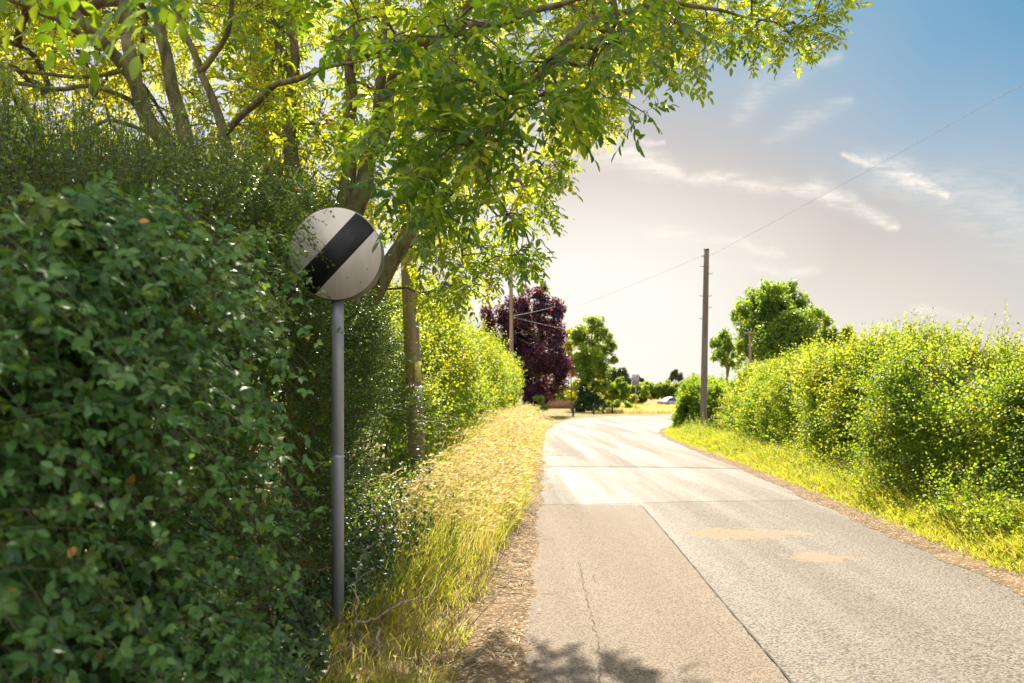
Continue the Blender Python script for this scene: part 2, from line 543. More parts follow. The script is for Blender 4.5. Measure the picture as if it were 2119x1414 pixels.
def dirt_mat():
    m, g, out = new_mat('gravelly_dirt')
    tcn = g.node('ShaderNodeTexCoord')
    ob = tcn.outputs['Object']
    n1, _ = g.noise(ob, 3.0, 6.0, 0.65)
    n2, _ = g.noise(ob, 45.0, 5.0, 0.7)
    vor = g.node('ShaderNodeTexVoronoi')
    g.l.new(ob, vor.inputs['Vector'])
    vor.inputs['Scale'].default_value = 48.0
    sc = g.node('ShaderNodeSeparateColor')
    g.l.new(vor.outputs['Color'], sc.inputs[0])
    c = g.mix(g.mapr(n1, 0.35, 0.65), (0.26, 0.18, 0.105), (0.16, 0.11, 0.068))
    c = g.mix(g.mapr(n2, 0.45, 0.7), c, (0.10, 0.07, 0.045))
    c = g.mix(g.mapr(sc.outputs[0], 0.8, 0.9), c, (0.40, 0.31, 0.2))
    p = g.node('ShaderNodeBsdfPrincipled')
    g.put(p.inputs['Base Color'], c)
    p.inputs['Roughness'].default_value = 0.95
    p.inputs['Specular IOR Level'].default_value = 0.1
    b = g.node('ShaderNodeBump')
    b.inputs['Strength'].default_value = 0.9
    b.inputs['Distance'].default_value = 0.02
    g.l.new(g.math('SUBTRACT', n2, vor.outputs['Distance']), b.inputs['Height'])
    g.l.new(b.outputs[0], p.inputs['Normal'])
    g.l.new(p.outputs[0], out.inputs[0])
    return m


M['ground'] = ground_mat()
M['dirt'] = dirt_mat()
M['crack_and_shade'] = plain_mat('tar_crack_and_shade', (0.05, 0.04, 0.03), 0.95, var=0.1)
M['galv'] = plain_mat('galvanised_steel', (0.36, 0.365, 0.385), 0.45, 0.25, var=0.14, scale=11.0, stretch=(1, 1, 0.2))
M['sign_white'] = plain_mat('sign_white_sheet', (0.66, 0.60, 0.52), 0.42, var=0.08, scale=9.0, spec=0.5, stretch=(1, 1, 0.3))
M['sign_black'] = plain_mat('sign_black_sheet', (0.010, 0.009, 0.010), 0.5, var=0.0, scale=5.0, spec=0.3, col2=(0.018, 0.019, 0.021))
M['sign_case'] = plain_mat('sign_grey_case', (0.10, 0.097, 0.09), 0.55, var=0.12, scale=8.0)
M['pole_wood'] = plain_mat('weathered_pole_wood', (0.30, 0.22, 0.14), 0.8, var=0.18, scale=8.0, bump=0.5, bscale=22.0, stretch=(1, 1, 0.06))
M['pole_grey'] = plain_mat('grey_pole_wood', (0.17, 0.135, 0.105), 0.85, var=0.16, scale=8.0, bump=0.4, bscale=22.0, stretch=(1, 1, 0.06))
M['steel'] = plain_mat('dark_steel', (0.09, 0.09, 0.09), 0.55, 0.4, var=0.1)
M['wire'] = plain_mat('grey_cable', (0.42, 0.40, 0.40), 0.95, var=0.05, spec=0.0)
M['black_plastic'] = plain_mat('black_bollard', (0.03, 0.03, 0.042), 0.5, var=0.15)
M['reflector'] = plain_mat('red_reflector', (0.5, 0.05, 0.04), 0.3, var=0.1)
M['plate_yellow'] = plain_mat('yellow_plate', (0.62, 0.47, 0.12), 0.5, var=0.08)
M['plate_white'] = plain_mat('white_plate', (0.72, 0.72, 0.70), 0.5, var=0.05)
M['car_paint'] = plain_mat('silver_paint', (0.32, 0.33, 0.35), 0.35, 0.4, var=0.03)
M['glass_dark'] = plain_mat('dark_glass', (0.03, 0.035, 0.04), 0.08, var=0.0, spec=0.6)
M['rubber'] = plain_mat('black_rubber', (0.02, 0.02, 0.02), 0.8, var=0.1)
M['lamp_red'] = plain_mat('red_lamp', (0.4, 0.02, 0.02), 0.3, var=0.0)
M['roof_tile'] = plain_mat('brown_roof', (0.20, 0.14, 0.09), 0.85, var=0.15, scale=3.0, spec=0.2)
M['wall_render'] = plain_mat('pale_wall', (0.5, 0.44, 0.36), 0.85, var=0.1, scale=2.0)
M['brick'] = plain_mat('reddish_wall', (0.30, 0.15, 0.08), 0.85, var=0.15, scale=4.0)

# ------------------------------------------------------------------ road, ground
LEFT = [(-8, -0.12), (0, -0.05), (4.34, 0.02), (5.4, 0.07), (6.8, 0.13), (9.3, 0.23), (11.6, 0.33), (14.6, 0.46), (18.9, 0.65), (26.9, 0.97),
        (34, 1.35), (39.3, 1.75), (46.5, 2.5), (56.8, 4.1), (65.6, 6.6), (73, 11.5), (77.5, 17.5), (80, 30), (80.5, 60), (80, 120)]
RIGHT = [(-8, 3.9), (0, 4.02), (4.34, 4.08), (5.4, 4.1), (6.44, 4.13), (9.3, 4.35), (11.9, 4.62), (14.6, 4.85), (18.9, 5.2), (26.9, 5.7),
         (33, 6.25), (37.6, 7.0), (43, 8.3), (50, 11.0), (57, 15.3), (63, 21), (66.5, 27), (69, 38), (70, 66), (70, 120)]
LEFT = np.array([(x, y) for y, x in LEFT], float)
RIGHT = np.array([(x, y) for y, x in RIGHT], float)


def spline(P, n):
    """Catmull-Rom through P, n samples per span"""
    P = np.asarray(P, float)
    Q = np.vstack((2 * P[0] - P[1], P, 2 * P[-1] - P[-2]))
    out = []
    t = np.linspace(0, 1, n, endpoint=False)[:, None]
    for i in range(1, len(Q) - 2):
        a, b, c, d = Q[i - 1], Q[i], Q[i + 1], Q[i + 2]
        out.append(0.5 * (2 * b + (c - a) * t + (2 * a - 5 * b + 4 * c - d) * t ** 2 + (3 * b - a - 3 * c + d) * t ** 3))
    out.append(P[-1:])
    return np.concatenate(out)


LS, RS = spline(LEFT, 14), spline(RIGHT, 14)
near = LS[:, 1] < 30
LSj, RSj = LS.copy(), RS.copy()
LSj[:, 0] += (vnoise(np.c_[LS * 1.5, 0 * LS[:, 0]], 3) - 0.5) * 0.05 - 0.06
RSj[:, 0] += (vnoise(np.c_[RS * 1.5, 0 * RS[:, 0]], 4) - 0.5) * 0.05 + 0.06


def left_x(y):
    return np.interp(y, LS[:260, 1], LS[:260, 0])


def right_x(y):
    return np.interp(y, RS[:260, 1], RS[:260, 0])


def grid_faces(nu, nv):
    i, j = np.meshgrid(np.arange(nu - 1), np.arange(nv - 1), indexing='ij')
    a = (i * nv + j).ravel()
    return np.stack((a, a + 1, a + nv + 1, a + nv), -1)


def sheet(name, V, mat, kind='structure', flip=False):
    nu, nv, _ = V.shape
    g = Geo()
    g.v.append(V.reshape(-1, 3))
    f = grid_faces(nu, nv)
    g.f.append(f[:, ::-1] if flip else f)
    g.a.append(np.full(len(f), 0.5))
    g.n = nu * nv
    return tag(g.build(name, mat, smooth=True), kind=kind)


tt = np.linspace(0, 1, 12)[None, :, None]
RV = LSj[:, None, :] * (1 - tt) + RSj[:, None, :] * tt
RV = np.concatenate((RV, np.zeros(RV.shape[:2] + (1,))), -1)
RV[:, :, 2] = 0.02 * (1 - (2 * tt[0, :, 0] - 1) ** 2)[None, :]      # slight camber
road = sheet('road', RV, M['road'], flip=True)


def camber(x, y):
    l, r = left_x(y), right_x(y)
    t = np.clip((x - l) / np.maximum(r - l, 0.1), 0, 1)
    return 0.02 * (1 - (2 * t - 1) ** 2)


def ground_h(x, y):
    """height of the verge and field away from the road"""
    x, y = np.asarray(x, float), np.asarray(y, float)
    l, r = left_x(y), right_x(y)
    dl, dr = l - x, x - r
    hl = np.clip((dl - 0.15) / 1.2, 0, 1)
    hr = np.clip((dr - 0.15) / 1.2, 0, 1)
    h = -0.03 + 0.09 * (hl * hl * (3 - 2 * hl)) + 0.12 * (hr * hr * (3 - 2 * hr))
    onfar = np.clip((y - 44) / 8, 0, 1)                 # flat where the road bends away
    h = h * (1 - onfar) + (-0.03) * onfar
    rise = np.clip((y - 92) / 25, 0, 1)
    return h + 0.45 * rise * rise * (3 - 2 * rise) + 0.03 * (vnoise(np.stack((x * 1.3, y * 1.3, 0 * x), -1).reshape(-1, 3), 5).reshape(x.shape) - 0.5) * np.clip(hl + hr, 0, 1) * (1 - onfar)


gx_ = np.concatenate((np.linspace(-1500, -60, 14), np.linspace(-50, -6, 16), np.linspace(-5, 10, 120), np.linspace(10.5, 40, 34), np.linspace(50, 1500, 16)))
gy_ = np.concatenate((np.linspace(-400, -20, 8), np.linspace(-10, 0, 8), np.linspace(0.3, 20, 100), np.linspace(20.6, 60, 70), np.linspace(62, 130, 40), np.linspace(150, 3000, 16)))
GX, GY = np.meshgrid(gx_, gy_, indexing='ij')
sheet('ground', np.stack((GX, GY, ground_h(GX, GY)), -1), M['ground'], flip=True)


def poly_patch(name, pts, z, mat, n=10, rag=0.02):
    """quad patch given by 4 corners, subdivided, with slightly ragged sides"""
    a, b, c, d = [np.array(p, float) for p in pts]      # near left, near right, far right, far left
    u = np.linspace(0, 1, n * 3)[:, None, None]
    v = np.linspace(0, 1, n)[None, :, None]
    P = (a * (1 - v) + b * v) * (1 - u) + (d * (1 - v) + c * v) * u
    P = P + (np.stack((vnoise(np.c_[P.reshape(-1, 2) * 3, np.zeros(P.size // 2)], 8), vnoise(np.c_[P.reshape(-1, 2) * 3, np.ones(P.size // 2) * 7], 9)), -1).reshape(P.shape) - 0.5) * rag
    zz = camber(P[..., 0], P[..., 1]) + z
    return sheet(name, np.concatenate((P, zz[..., None]), -1), mat, flip=True)


poly_patch('road_patch', [(-0.06, 2.2), (1.38, 2.2), (1.86, 11.45), (0.30, 11.5)], 0.005, M['patch'], 14, 0.008)
poly_patch('road_patch', [(0.38, 11.6), (0.72, 11.6), (0.62, 12.75), (0.40, 12.75)], 0.005, M['patch_small'], 4)
poly_patch('road_patch', [(0.76, 11.56), (4.45, 12.1), (4.98, 17.3), (0.62, 17.8)], 0.003, M['patch_smooth'], 14, 0.10)
poly_patch('road_patch', [(0.66, 21.6), (1.75, 21.6), (1.85, 23.6), (0.75, 23.6)], 0.005, M['patch_small'], 4)
poly_patch('road_patch', [(0.62, 18.0), (5.0, 17.55), (5.02, 17.75), (0.63, 18.25)], 0.006, M['patch_small'], 6)


def crack_and_shade(pts, w, z=0.011, jit=0.035):
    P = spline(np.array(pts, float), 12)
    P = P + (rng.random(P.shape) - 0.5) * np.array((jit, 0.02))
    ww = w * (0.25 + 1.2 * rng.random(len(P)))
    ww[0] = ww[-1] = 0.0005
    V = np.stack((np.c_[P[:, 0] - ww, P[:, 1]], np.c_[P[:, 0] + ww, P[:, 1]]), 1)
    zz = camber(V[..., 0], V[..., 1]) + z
    sheet('road_crack_and_shade', np.concatenate((V, zz[..., None]), -1), M['crack_and_shade'], flip=True)


def gp(px, py):
    Y = FPX * EYE / (py - HY)
    return ((px - HX) / FPX * Y, Y)


crack_and_shade([(1.38, 2.2), (1.50, 4.2), (1.60, 6.3), (1.72, 8.6), (1.855, 11.4)], 0.006, 0.0095, 0.008)  # seam ribbon: dark line painting the shadow of the patch's raised edge
crack_and_shade([(0.38, 11.52), (1.0, 11.5), (1.86, 11.46)], 0.006, 0.0095)
crack_and_shade([(0.75, 14.2), (1.3, 14.1), (2.2, 14.15)], 0.012, 0.0095)
crack_and_shade([gp(1198, 1165), gp(1204, 1200), gp(1213, 1230), gp(1218, 1265), gp(1228, 1300), gp(1240, 1350), gp(1244, 1414)], 0.0022)
crack_and_shade([gp(1228, 1195), gp(1236, 1212)], 0.0022)
crack_and_shade([gp(1240, 1345), gp(1262, 1338)], 0.002)

# dirt strips along both edges, ragged over the tarmac
for side, S_ in (('l', LS), ('r', RS)):
    S2 = spline(S_[14 * 1:14 * 12:2], 22)
    w_in = 0.0 + 0.13 * vnoise(np.c_[S2 * 1.7, np.zeros(len(S2))], 21) ** 1.5 + 0.07 * vnoise(np.c_[S2 * 8.0, np.zeros(len(S2))], 22) * (S2[:, 1] < 30) + 0.02 * rng.random(len(S2)) * (S2[:, 1] < 15)
    w_out = np.interp(S2[:, 1], [4, 7, 11, 20], [0.62, 0.45, 0.28, 0.22]) if side == 'l' else np.interp(S2[:, 1], [4, 12, 25], [0.4, 0.32, 0.22])
    sg = 1 if side == 'l' else -1
    u = np.linspace(0, 1, 7)[None, :]
    off = (w_in[:, None] * (1 - u) - w_out[:, None] * u) * sg
    X = S2[:, :1] + off
    Yv = np.repeat(S2[:, 1:], 7, 1)
    z = np.maximum(camber(X, Yv) + 0.0035, ground_h(X, Yv) + 0.008)
    z += 0.02 * np.sin(u * math.pi)
    sheet('dirt_strip', np.stack((X, Yv, z), -1), M['dirt'], flip=(side == 'r'))

# ------------------------------------------------------------------ leaf templates (u along, v across, w up)
T_DIAMOND = (np.array([(0, 0, 0), (.42, .5, .10), (1, 0, 0), (.42, -.5, .10)]), [(0, 1, 2, 3)])
T_OVAL = (np.array([(0, 0, 0), (.3, .46, .12), (.7, .38, .10), (1, 0, -.05), (.7, -.38, .10), (.3, -.46, .12)]), [(0, 1, 2, 3), (0, 3, 4, 5)])
T_OVAL8 = (np.array([(0, 0, 0), (.12, .24, .06), (.38, .5, .12), (.68, .40, .10), (.87, .2, .04), (1, 0, -.08), (.87, -.2, .04), (.68, -.40, .10), (.38, -.5, .12), (.12, -.24, .06), (.5, 0, .0)]),
           [(0, 1, 2, 10), (10, 2, 3, 4, 5), (0, 10, 8, 9), (10, 5, 6, 7, 8)])
T_LOBED = (np.array([(0, 0, 0), (.42, 0, 0), (.72, 0, 0), (1, 0, -.06),
                     (.14, .2, .05), (.34, .52, .10), (.46, .18, .05), (.68, .42, .08), (.78, .15, .03),
                     (.14, -.2, .05), (.34, -.52, .10), (.46, -.18, .05), (.68, -.42, .08), (.78, -.15, .03)]),
           [(0, 4, 5, 6, 1), (1, 6, 7, 8, 2), (2, 8, 3), (0, 1, 11, 10, 9), (1, 2, 13, 12, 11), (2, 3, 13)])
T_IVY = (np.array([(0, 0, 0), (.5, 0, 0), (1, 0, -.1), (-.12, .3, .0), (.18, .58, .08), (.42, .3, .08), (.7, .26, .04),
                   (-.12, -.3, .0), (.18, -.58, .08), (.42, -.3, .08), (.7, -.26, .04)]),
         [(0, 3, 4, 5, 1), (1, 5, 6, 2), (0, 1, 9, 8, 7), (1, 2, 10, 9)])


def leaves(geo, P, D, N, L, Wd, val, tpl=T_OVAL):
    """flat-folded leaf blades: base P, direction D, upper side N"""
    D = unit(D)
    S = unit(np.cross(D, N))
    N = np.cross(S, D)
    u, v, w = (tpl[0][:, i][None, :, None] for i in range(3))
    L = np.broadcast_to(np.asarray(L, float), (len(P),))[:, None, None]
    Wd = np.broadcast_to(np.asarray(Wd, float), (len(P),))[:, None, None]
    curl = (rng.random((len(P), 1, 1)) - 0.25) * 0.28
    V = P[:, None] + D[:, None] * u * L + S[:, None] * v * Wd + N[:, None] * (w * Wd * 1.3 - curl * u * u * L)
    geo.add(V, tpl[1], val)


def rnd(n, s=1.0):
    return rng.normal(size=(n, 3)) * s


def shoots(lg, sg, B, D, length, k, L, Wd, tpl, droop=0.25, stem=0.0025, tint=(0.5, 0.25), upness=0.6, spread=0.9, flow=0.0):
    """n leafy shoots from B along D; k alternate leaves each"""
    n = len(B)
    if n == 0:
        return
    length = np.broadcast_to(length, (n,))
    D = unit(D)
    side = unit(np.cross(D, rnd(n)))
    up2 = np.cross(side, D)
    g = np.array((0, 0, -1.0))

    def pos(t):
        t = np.broadcast_to(t, (n,))[:, None]
        return B + D * t * length[:, None] + g * droop * length[:, None] * t * t

    base_t = np.clip(rng.normal(tint[0], tint[1] * 0.5, n) + (vnoise(B * 1.1, 301) - 0.5) * 0.7 + (vnoise(B * 4.0, 302) - 0.5) * 0.35, 0, 0.94)
    ph = rng.random(n) * 6.28
    for j in range(k):
        t = 0.12 + 0.88 * (j + rng.random(n) * 0.5) / k
        p = pos(t)
        tan = unit(D + g * 2 * droop * t[:, None])
        a = ph + j * 2.4
        out = side * np.cos(a)[:, None] + up2 * np.sin(a)[:, None]
        d = unit(tan * (0.55 if j < k - 1 else 1.6) + out * spread + rnd(n, 0.2) + g * flow)
        nrm = unit(np.array((0, 0, upness)) + rnd(n, 0.45) + tan * 0.25)
        sc = (0.7 + 0.5 * rng.random(n)) * (1.05 - 0.35 * t)
        vv = np.clip(base_t + rng.normal(0, tint[1] * 0.5, n), 0, 0.95)
        vv = np.where(rng.random(n) < 0.004, 1.0, vv)
        Lq = np.broadcast_to(L, (n,)) * sc
        Wq = np.broadcast_to(Wd, (n,)) * sc
        leaves(lg, p, d, nrm, Lq, Wq, vv, tpl)
    if sg is not None:
        ts = np.linspace(0, 1, 5)
        Q = np.stack([pos(q) for q in ts], 1)                  # n,5,3
        wv = side * stem
        uv = up2 * stem
        taper = np.array((1, .85, .7, .5, .25))[None, :, None]
        ring = np.stack((Q + wv[:, None] * taper, Q + (-0.5 * wv + 0.87 * uv)[:, None] * taper, Q + (-0.5 * wv - 0.87 * uv)[:, None] * taper), 2)
        faces = []
        for i in range(4):
            for j in range(3):
                faces.append((i * 3 + j, i * 3 + (j + 1) % 3, (i + 1) * 3 + (j + 1) % 3, (i + 1) * 3 + j))
        sg.add(ring.reshape(n, 15, 3), faces, 0.5)


# ------------------------------------------------------------------ hedges
def hedge_shell(path, half, height, n, weight=None, road_side=1, vis=0.82, lump=0.7, seed=0, theta=(0.0, 2.3), shape=0.55):
    """points and outward normals on a lumpy hedge surface. path (k,2) near to far; road_side +1: road lies at +x"""
    path = np.asarray(path, float)
    Sp = spline(path, 16)
    seg = np.linalg.norm(np.diff(Sp, axis=0), axis=1)
    cum = np.concatenate(([0], np.cumsum(seg)))
    wts = np.ones(len(seg)) if weight is None else np.array([weight(q) for q in 0.5 * (Sp[1:, 1] + Sp[:-1, 1])])
    pr = seg * wts
    i = rng.choice(len(seg), n, p=pr / pr.sum())
    t = rng.random(n)
    c = Sp[i] * (1 - t)[:, None] + Sp[i + 1] * t[:, None]
    tan = unit(Sp[i + 1] - Sp[i])
    nr = np.stack((tan[:, 1], -tan[:, 0]), -1) * road_side
    s = cum[i] + t * seg[i]
    front = rng.random(n) < vis
    th = np.where(front, theta[0] + rng.random(n) * (theta[1] - theta[0]), theta[1] + rng.random(n) * (math.pi - theta[1]))
    a = half(c[:, 1]) if callable(half) else half
    h = height(c[:, 1]) if callable(height) else height
    h = h * (1 + 0.34 * (vnoise(np.c_[c * 0.55, np.zeros(n)], seed + 9) - 0.5))
    cs, sn = np.cos(th), np.sin(th)
    ox = np.sign(cs) * np.abs(cs) ** shape * a
    oz = np.abs(sn) ** 0.7 * h
    P = np.concatenate((c + nr * ox[:, None], oz[:, None]), 1)
    Nn = unit(np.concatenate((nr * (np.sign(cs) * np.abs(cs) ** 1.2)[:, None], (0.15 + sn ** 1.6)[:, None]), 1))
    q = (vnoise(P * np.array((0.5, 0.42, 0.9)) + 11, seed) - 0.5) * lump + (vnoise(P * 2.1 + 5, seed + 1) - 0.5) * lump * 0.55
    P = P + Nn * q[:, None] * np.clip(oz / 0.5, 0.25, 1)[:, None]
    P[:, 2] = np.maximum(P[:, 2], 0.02)
    P[:, 2] += ground_h(P[:, 0], P[:, 1]) * 0.8
    return P, Nn, th, s


def pole_clear(P, margin=0.012):
    """False for points that would grow out in front of the sign and its pole"""
    r = P[:, 0] / np.maximum(P[:, 1], 0.3)
    low_ = (r > -0.226 - margin - 0.010) & (P[:, 1] < 5.25)
    disc = (P[:, 1] < 5.2) & ((r + 0.2215) ** 2 + ((P[:, 2] - EYE) / np.maximum(P[:, 1], 0.3) - 0.182) ** 2 < 0.052 ** 2)
    return ~((low_ & (P[:, 2] < 2.3)) | disc)


def make_hedge(name, label, group, path, half, height, mat, n, k, L, tpl, weight=None, road_side=1, seed=0, inner=6000,
               lump=0.7, up=0.55, top_len=1.0, tint=(0.45, 0.25), lod=None, stems=True, theta=(0.0, 2.3), length=(0.25, 0.3), cat='hedge', clear=False, vis=0.82, flow=0.0, gap=2.2, gfreq=1.4, under=0.0, sprays=()):
    root = thing(name, (path[0][0], path[0][1], 0), label, cat, group)
    lg, sg = Geo(), (Geo() if stems else None)
    P, Nn, th, s = hedge_shell(path, half, height, n, weight, road_side, vis, lump, seed, theta)
    clump = vnoise(P * gfreq + 3, seed + 4)
    keep = rng.random(n) < np.clip(0.45 + gap * (clump - 0.44), 0.03, 1)
    keep &= ~((P[:, 2] < 0.95) & (P[:, 1] < 12) & (rng.random(n) < under))
    P, Nn, th = P[keep], Nn[keep], th[keep]
    m = len(P)
    topness = np.clip(np.sin(th), 0, 1) ** 4
    D = unit(Nn * 0.8 + np.array((0, 0, 1.0)) * (up + 0.5 * topness)[:, None] + rnd(m, 0.45))
    ln = (length[0] + length[1] * rng.random(m)) * (1 + topness * (top_len - 1) * rng.random(m) ** 2)
    B = P - Nn * (0.12 + 0.25 * rng.random(m))[:, None]
    if clear:
        okk = pole_clear(B + D * ln[:, None])
        B, D, ln, P = B[okk], D[okk], ln[okk], P[okk]
    sc = 1.0 if lod is None else lod(P[:, 1])
    shoots(lg, sg, B, D, ln, k, L * sc, L * 0.8 * sc, tpl, 0.22, 0.003, tint, flow=flow)
    for (pa, pb, cnt) in sprays:
        m2 = cnt
        b2_ = np.array(pa) + rnd(m2, 0.05)
        d2_ = np.array(pb) - np.array(pa)
        l2_ = np.linalg.norm(d2_)
        shoots(lg, sg, b2_, d2_ / l2_ + rnd(m2, 0.16), l2_ * (0.55 + 0.5 * rng.random(m2)), 13, L * 0.95, L * 0.8, tpl, 0.15, 0.0022, (0.5, 0.2))
    # inside: a mass of leaves further in, so that the hedge is closed
    Pi, Ni, thi, _ = hedge_shell(path, half, height, inner, weight, road_side, 0.6, lump, seed, (0.0, 2.3))
    Pi = Pi - Ni * (0.5 + 0.45 * rng.random(inner))[:, None]
    Pi[:, 2] = np.abs(Pi[:, 2])
    sci = 1.0 if lod is None else lod(Pi[:, 1])
    leaves(lg, Pi, unit(rnd(inner)), unit(Ni + rnd(inner, 0.4)), 1.7 * L * sci, 1.4 * L * sci, np.clip(rng.normal(0.35, 0.15, inner), 0, 0.9), T_OVAL)
    lg.build('foliage', mat, root)
    if stems:
        # a few woody stems from the ground up
        c = spline(np.asarray(path, float), 16)
        for _ in range(60):
            q = c[rng.integers(len(c))]
            hh = height(q[1]) if callable(height) else height
            p0 = np.array((q[0] + rng.normal(0, 0.25), q[1] + rng.normal(0, 0.3), 0.0))
            top = p0 + np.array((rng.normal(0, 0.35), rng.normal(0, 0.35), hh * (0.6 + 0.35 * rng.random())))
            mid = (p0 + top) / 2 + rnd(1, 0.1)[0]
            sg.tube(spline([p0, mid, top], 4), np.linspace(0.02, 0.004, 9), 5)
        sg.build('stem', M['cane'], root)
    return root


HEDGE_L = 'hedges on the left of the lane'
HEDGE_R = 'hedges on the right of the lane'
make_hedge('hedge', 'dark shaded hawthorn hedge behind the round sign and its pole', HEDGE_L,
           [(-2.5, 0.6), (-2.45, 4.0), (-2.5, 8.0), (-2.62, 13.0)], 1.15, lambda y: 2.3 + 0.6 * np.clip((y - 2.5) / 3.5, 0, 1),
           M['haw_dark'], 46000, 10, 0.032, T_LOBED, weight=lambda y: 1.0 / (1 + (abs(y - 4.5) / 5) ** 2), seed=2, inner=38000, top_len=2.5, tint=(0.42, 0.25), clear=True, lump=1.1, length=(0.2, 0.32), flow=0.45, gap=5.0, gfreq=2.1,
           sprays=[(at(570, 460, 4.95), at(650, 535, 4.9), 12), (at(590, 530, 4.95), at(690, 562, 4.92), 3), (at(575, 410, 4.95), at(640, 480, 4.9), 12), (at(590, 375, 5.0), at(665, 450, 4.9), 10), (at(570, 520, 4.95), at(618, 590, 4.9), 7),
                   (at(660, 960, 5.2), at(712, 935, 5.0), 2), (at(655, 1030, 5.2), at(698, 1020, 5.05), 2), (at(660, 690, 5.2), at(708, 720, 5.05), 2),
                    (at(690, 700, 7.5), at(780, 640, 7.3), 16), (at(755, 650, 7.5), at(850, 600, 7.3), 14), (at(730, 760, 7.5), at(830, 690, 7.3), 16)])
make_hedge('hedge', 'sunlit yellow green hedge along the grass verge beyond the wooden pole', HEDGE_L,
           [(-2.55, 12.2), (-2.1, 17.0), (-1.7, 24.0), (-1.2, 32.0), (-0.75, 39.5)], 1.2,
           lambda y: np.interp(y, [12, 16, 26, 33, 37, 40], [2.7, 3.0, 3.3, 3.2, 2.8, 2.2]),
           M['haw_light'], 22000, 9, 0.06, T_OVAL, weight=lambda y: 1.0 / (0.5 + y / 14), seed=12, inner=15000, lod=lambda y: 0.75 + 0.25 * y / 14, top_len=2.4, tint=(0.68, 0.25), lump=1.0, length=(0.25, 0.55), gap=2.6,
           sprays=[(at(800, 860, 11.3), at(885, 885, 11.1), 14), (at(810, 930, 11.3), at(890, 975, 11.0), 14), (at(815, 1000, 11.3), at(890, 1020, 11.0), 12), (at(800, 740, 11.3), at(872, 760, 11.2), 7),
                   (at(800, 660, 11.4), at(860, 690, 11.3), 5)])
make_hedge('hedge', 'near hazel hedge on the right with tall upright shoots on its top', HEDGE_R,
           [(6.9, 2.5), (6.95, 7.0), (7.15, 11.0), (7.6, 15.6)], 1.25, lambda y: np.interp(y, [2, 8, 10.5, 13, 15.6], [2.05, 2.0, 1.85, 1.75, 1.5]),
           M['haw_light'], 21000, 11, 0.053, T_OVAL8, weight=lambda y: 1.0 if y > 6.5 else 0.25, road_side=-1, seed=22, inner=16000, top_len=1.9, tint=(0.52, 0.28), length=(0.3, 0.5), up=0.35, lump=1.0, gap=3.2, gfreq=1.1, under=0.7)
make_hedge('hedge', 'dense bright yellow green hedge between the near hazel hedge and the tall pole', HEDGE_R,
           [(7.75, 15.2), (8.0, 19.0), (8.75, 25.0), (9.75, 31.5)], 1.3, lambda y: np.interp(y, [15, 18, 24, 31.5], [1.75, 1.95, 2.0, 1.95]),
           M['haw_light'], 22000, 9, 0.064, T_OVAL, weight=lambda y: 1.0 / (0.5 + y / 14), road_side=-1, seed=32, inner=14000, lod=lambda y: 0.7 + 0.3 * y / 14, top_len=1.8, tint=(0.68, 0.25), lump=1.0, length=(0.25, 0.5), gap=3.0, gfreq=1.1)
make_hedge('bush', 'rounded green bush at the road bend left of the tall pole', HEDGE_R,
           [(8.75, 36.2), (9.5, 39.0), (11.2, 42.0)], 1.3, lambda y: np.interp(y, [36, 38, 41, 43], [1.9, 2.3, 2.3, 1.8]),
           M['haw_light'], 5200, 8, 0.13, T_OVAL, road_side=-1, seed=42, inner=2500, top_len=1.8, tint=(0.42, 0.25), cat='bush')

# bramble in the near left: arching canes with three-part leaves
bram = thing('bramble', (-1.5, 2.2, 0), 'arching bramble with broad oval leaves in the near left', 'bramble')
lg, sg = Geo(), Geo()
nb = 2700
yb = 1.5 + 3.0 * rng.random(nb) ** 1.1
z0 = 0.1 + (1.6 + 0.16 * yb) * rng.random(nb)
B = np.stack((-1.34 - 0.05 * np.abs(rng.normal(size=nb)) - 0.10 * (yb < 2.2), yb, z0), -1)
D = unit(np.stack((0.5 + 0.5 * rng.random(nb), -0.05 + rng.normal(0, 0.55, nb), 0.5 + 0.4 * rng.normal(size=nb)), -1))
ln = 0.3 + 0.55 * rng.random(nb)
ok0 = vnoise(B * 2.6, 91) + 0.25 * (2.6 - yb) * 0.4 > 0.57
B, D, ln = B[ok0], D[ok0], ln[ok0]
tipc = B + D * ln[:, None] * 0.8 - np.array((0, 0, 0.75)) * ln[:, None] * 0.64
ok = ~((B[:, 1] > 3.6) & (rng.random(len(B)) < 0.5)) & pole_clear(tipc, 0.03) & pole_clear(B + D * ln[:, None] * 0.5, 0.03)
B, D, ln = B[ok], D[ok], ln[ok]
nb = len(B)
kk = 12
droop = 0.75
gdir = np.array((0, 0, -1.0))
bt = np.clip(rng.normal(0.45, 0.2, nb), 0, 0.9)
for j in range(kk):
    t = ((j + rng.random(nb)) / kk)[:, None]
    p = B + D * t * ln[:, None] + gdir * droop * ln[:, None] * t * t
    tan = unit(D + gdir * 2 * droop * t)
    sd = unit(np.cross(tan, rnd(nb)))
    d = unit(tan * 0.5 + sd * 0.9 + gdir * 0.6 + rnd(nb, 0.2))
    pet = p + d * 0.02
    nr = unit(np.array((0.5, -0.35, 0.75)) + rnd(nb, 0.4))
    S = unit(np.cross(d, nr))
    sc = (0.75 + 0.5 * rng.random(nb)) * (1.1 - 0.45 * t[:, 0])
    for dd in (d, unit(d * 0.35 + S), unit(d * 0.35 - S)):
        vv = np.where(rng.random(nb) < 0.0025, 1.0, np.clip(bt + rng.normal(0, 0.1, nb), 0, 0.93))
        leaves(lg, pet, dd + rnd(nb, 0.12), nr + rnd(nb, 0.2), 0.044 * sc, 0.027 * sc, vv, T_OVAL8)
for i in range(nb):
    t = np.linspace(0, 1, 8)[:, None]
    sg.tube(B[i] + D[i] * t * ln[i] + gdir * droop * ln[i] * t * t, np.linspace(0.0018, 0.0007, 8), 4)
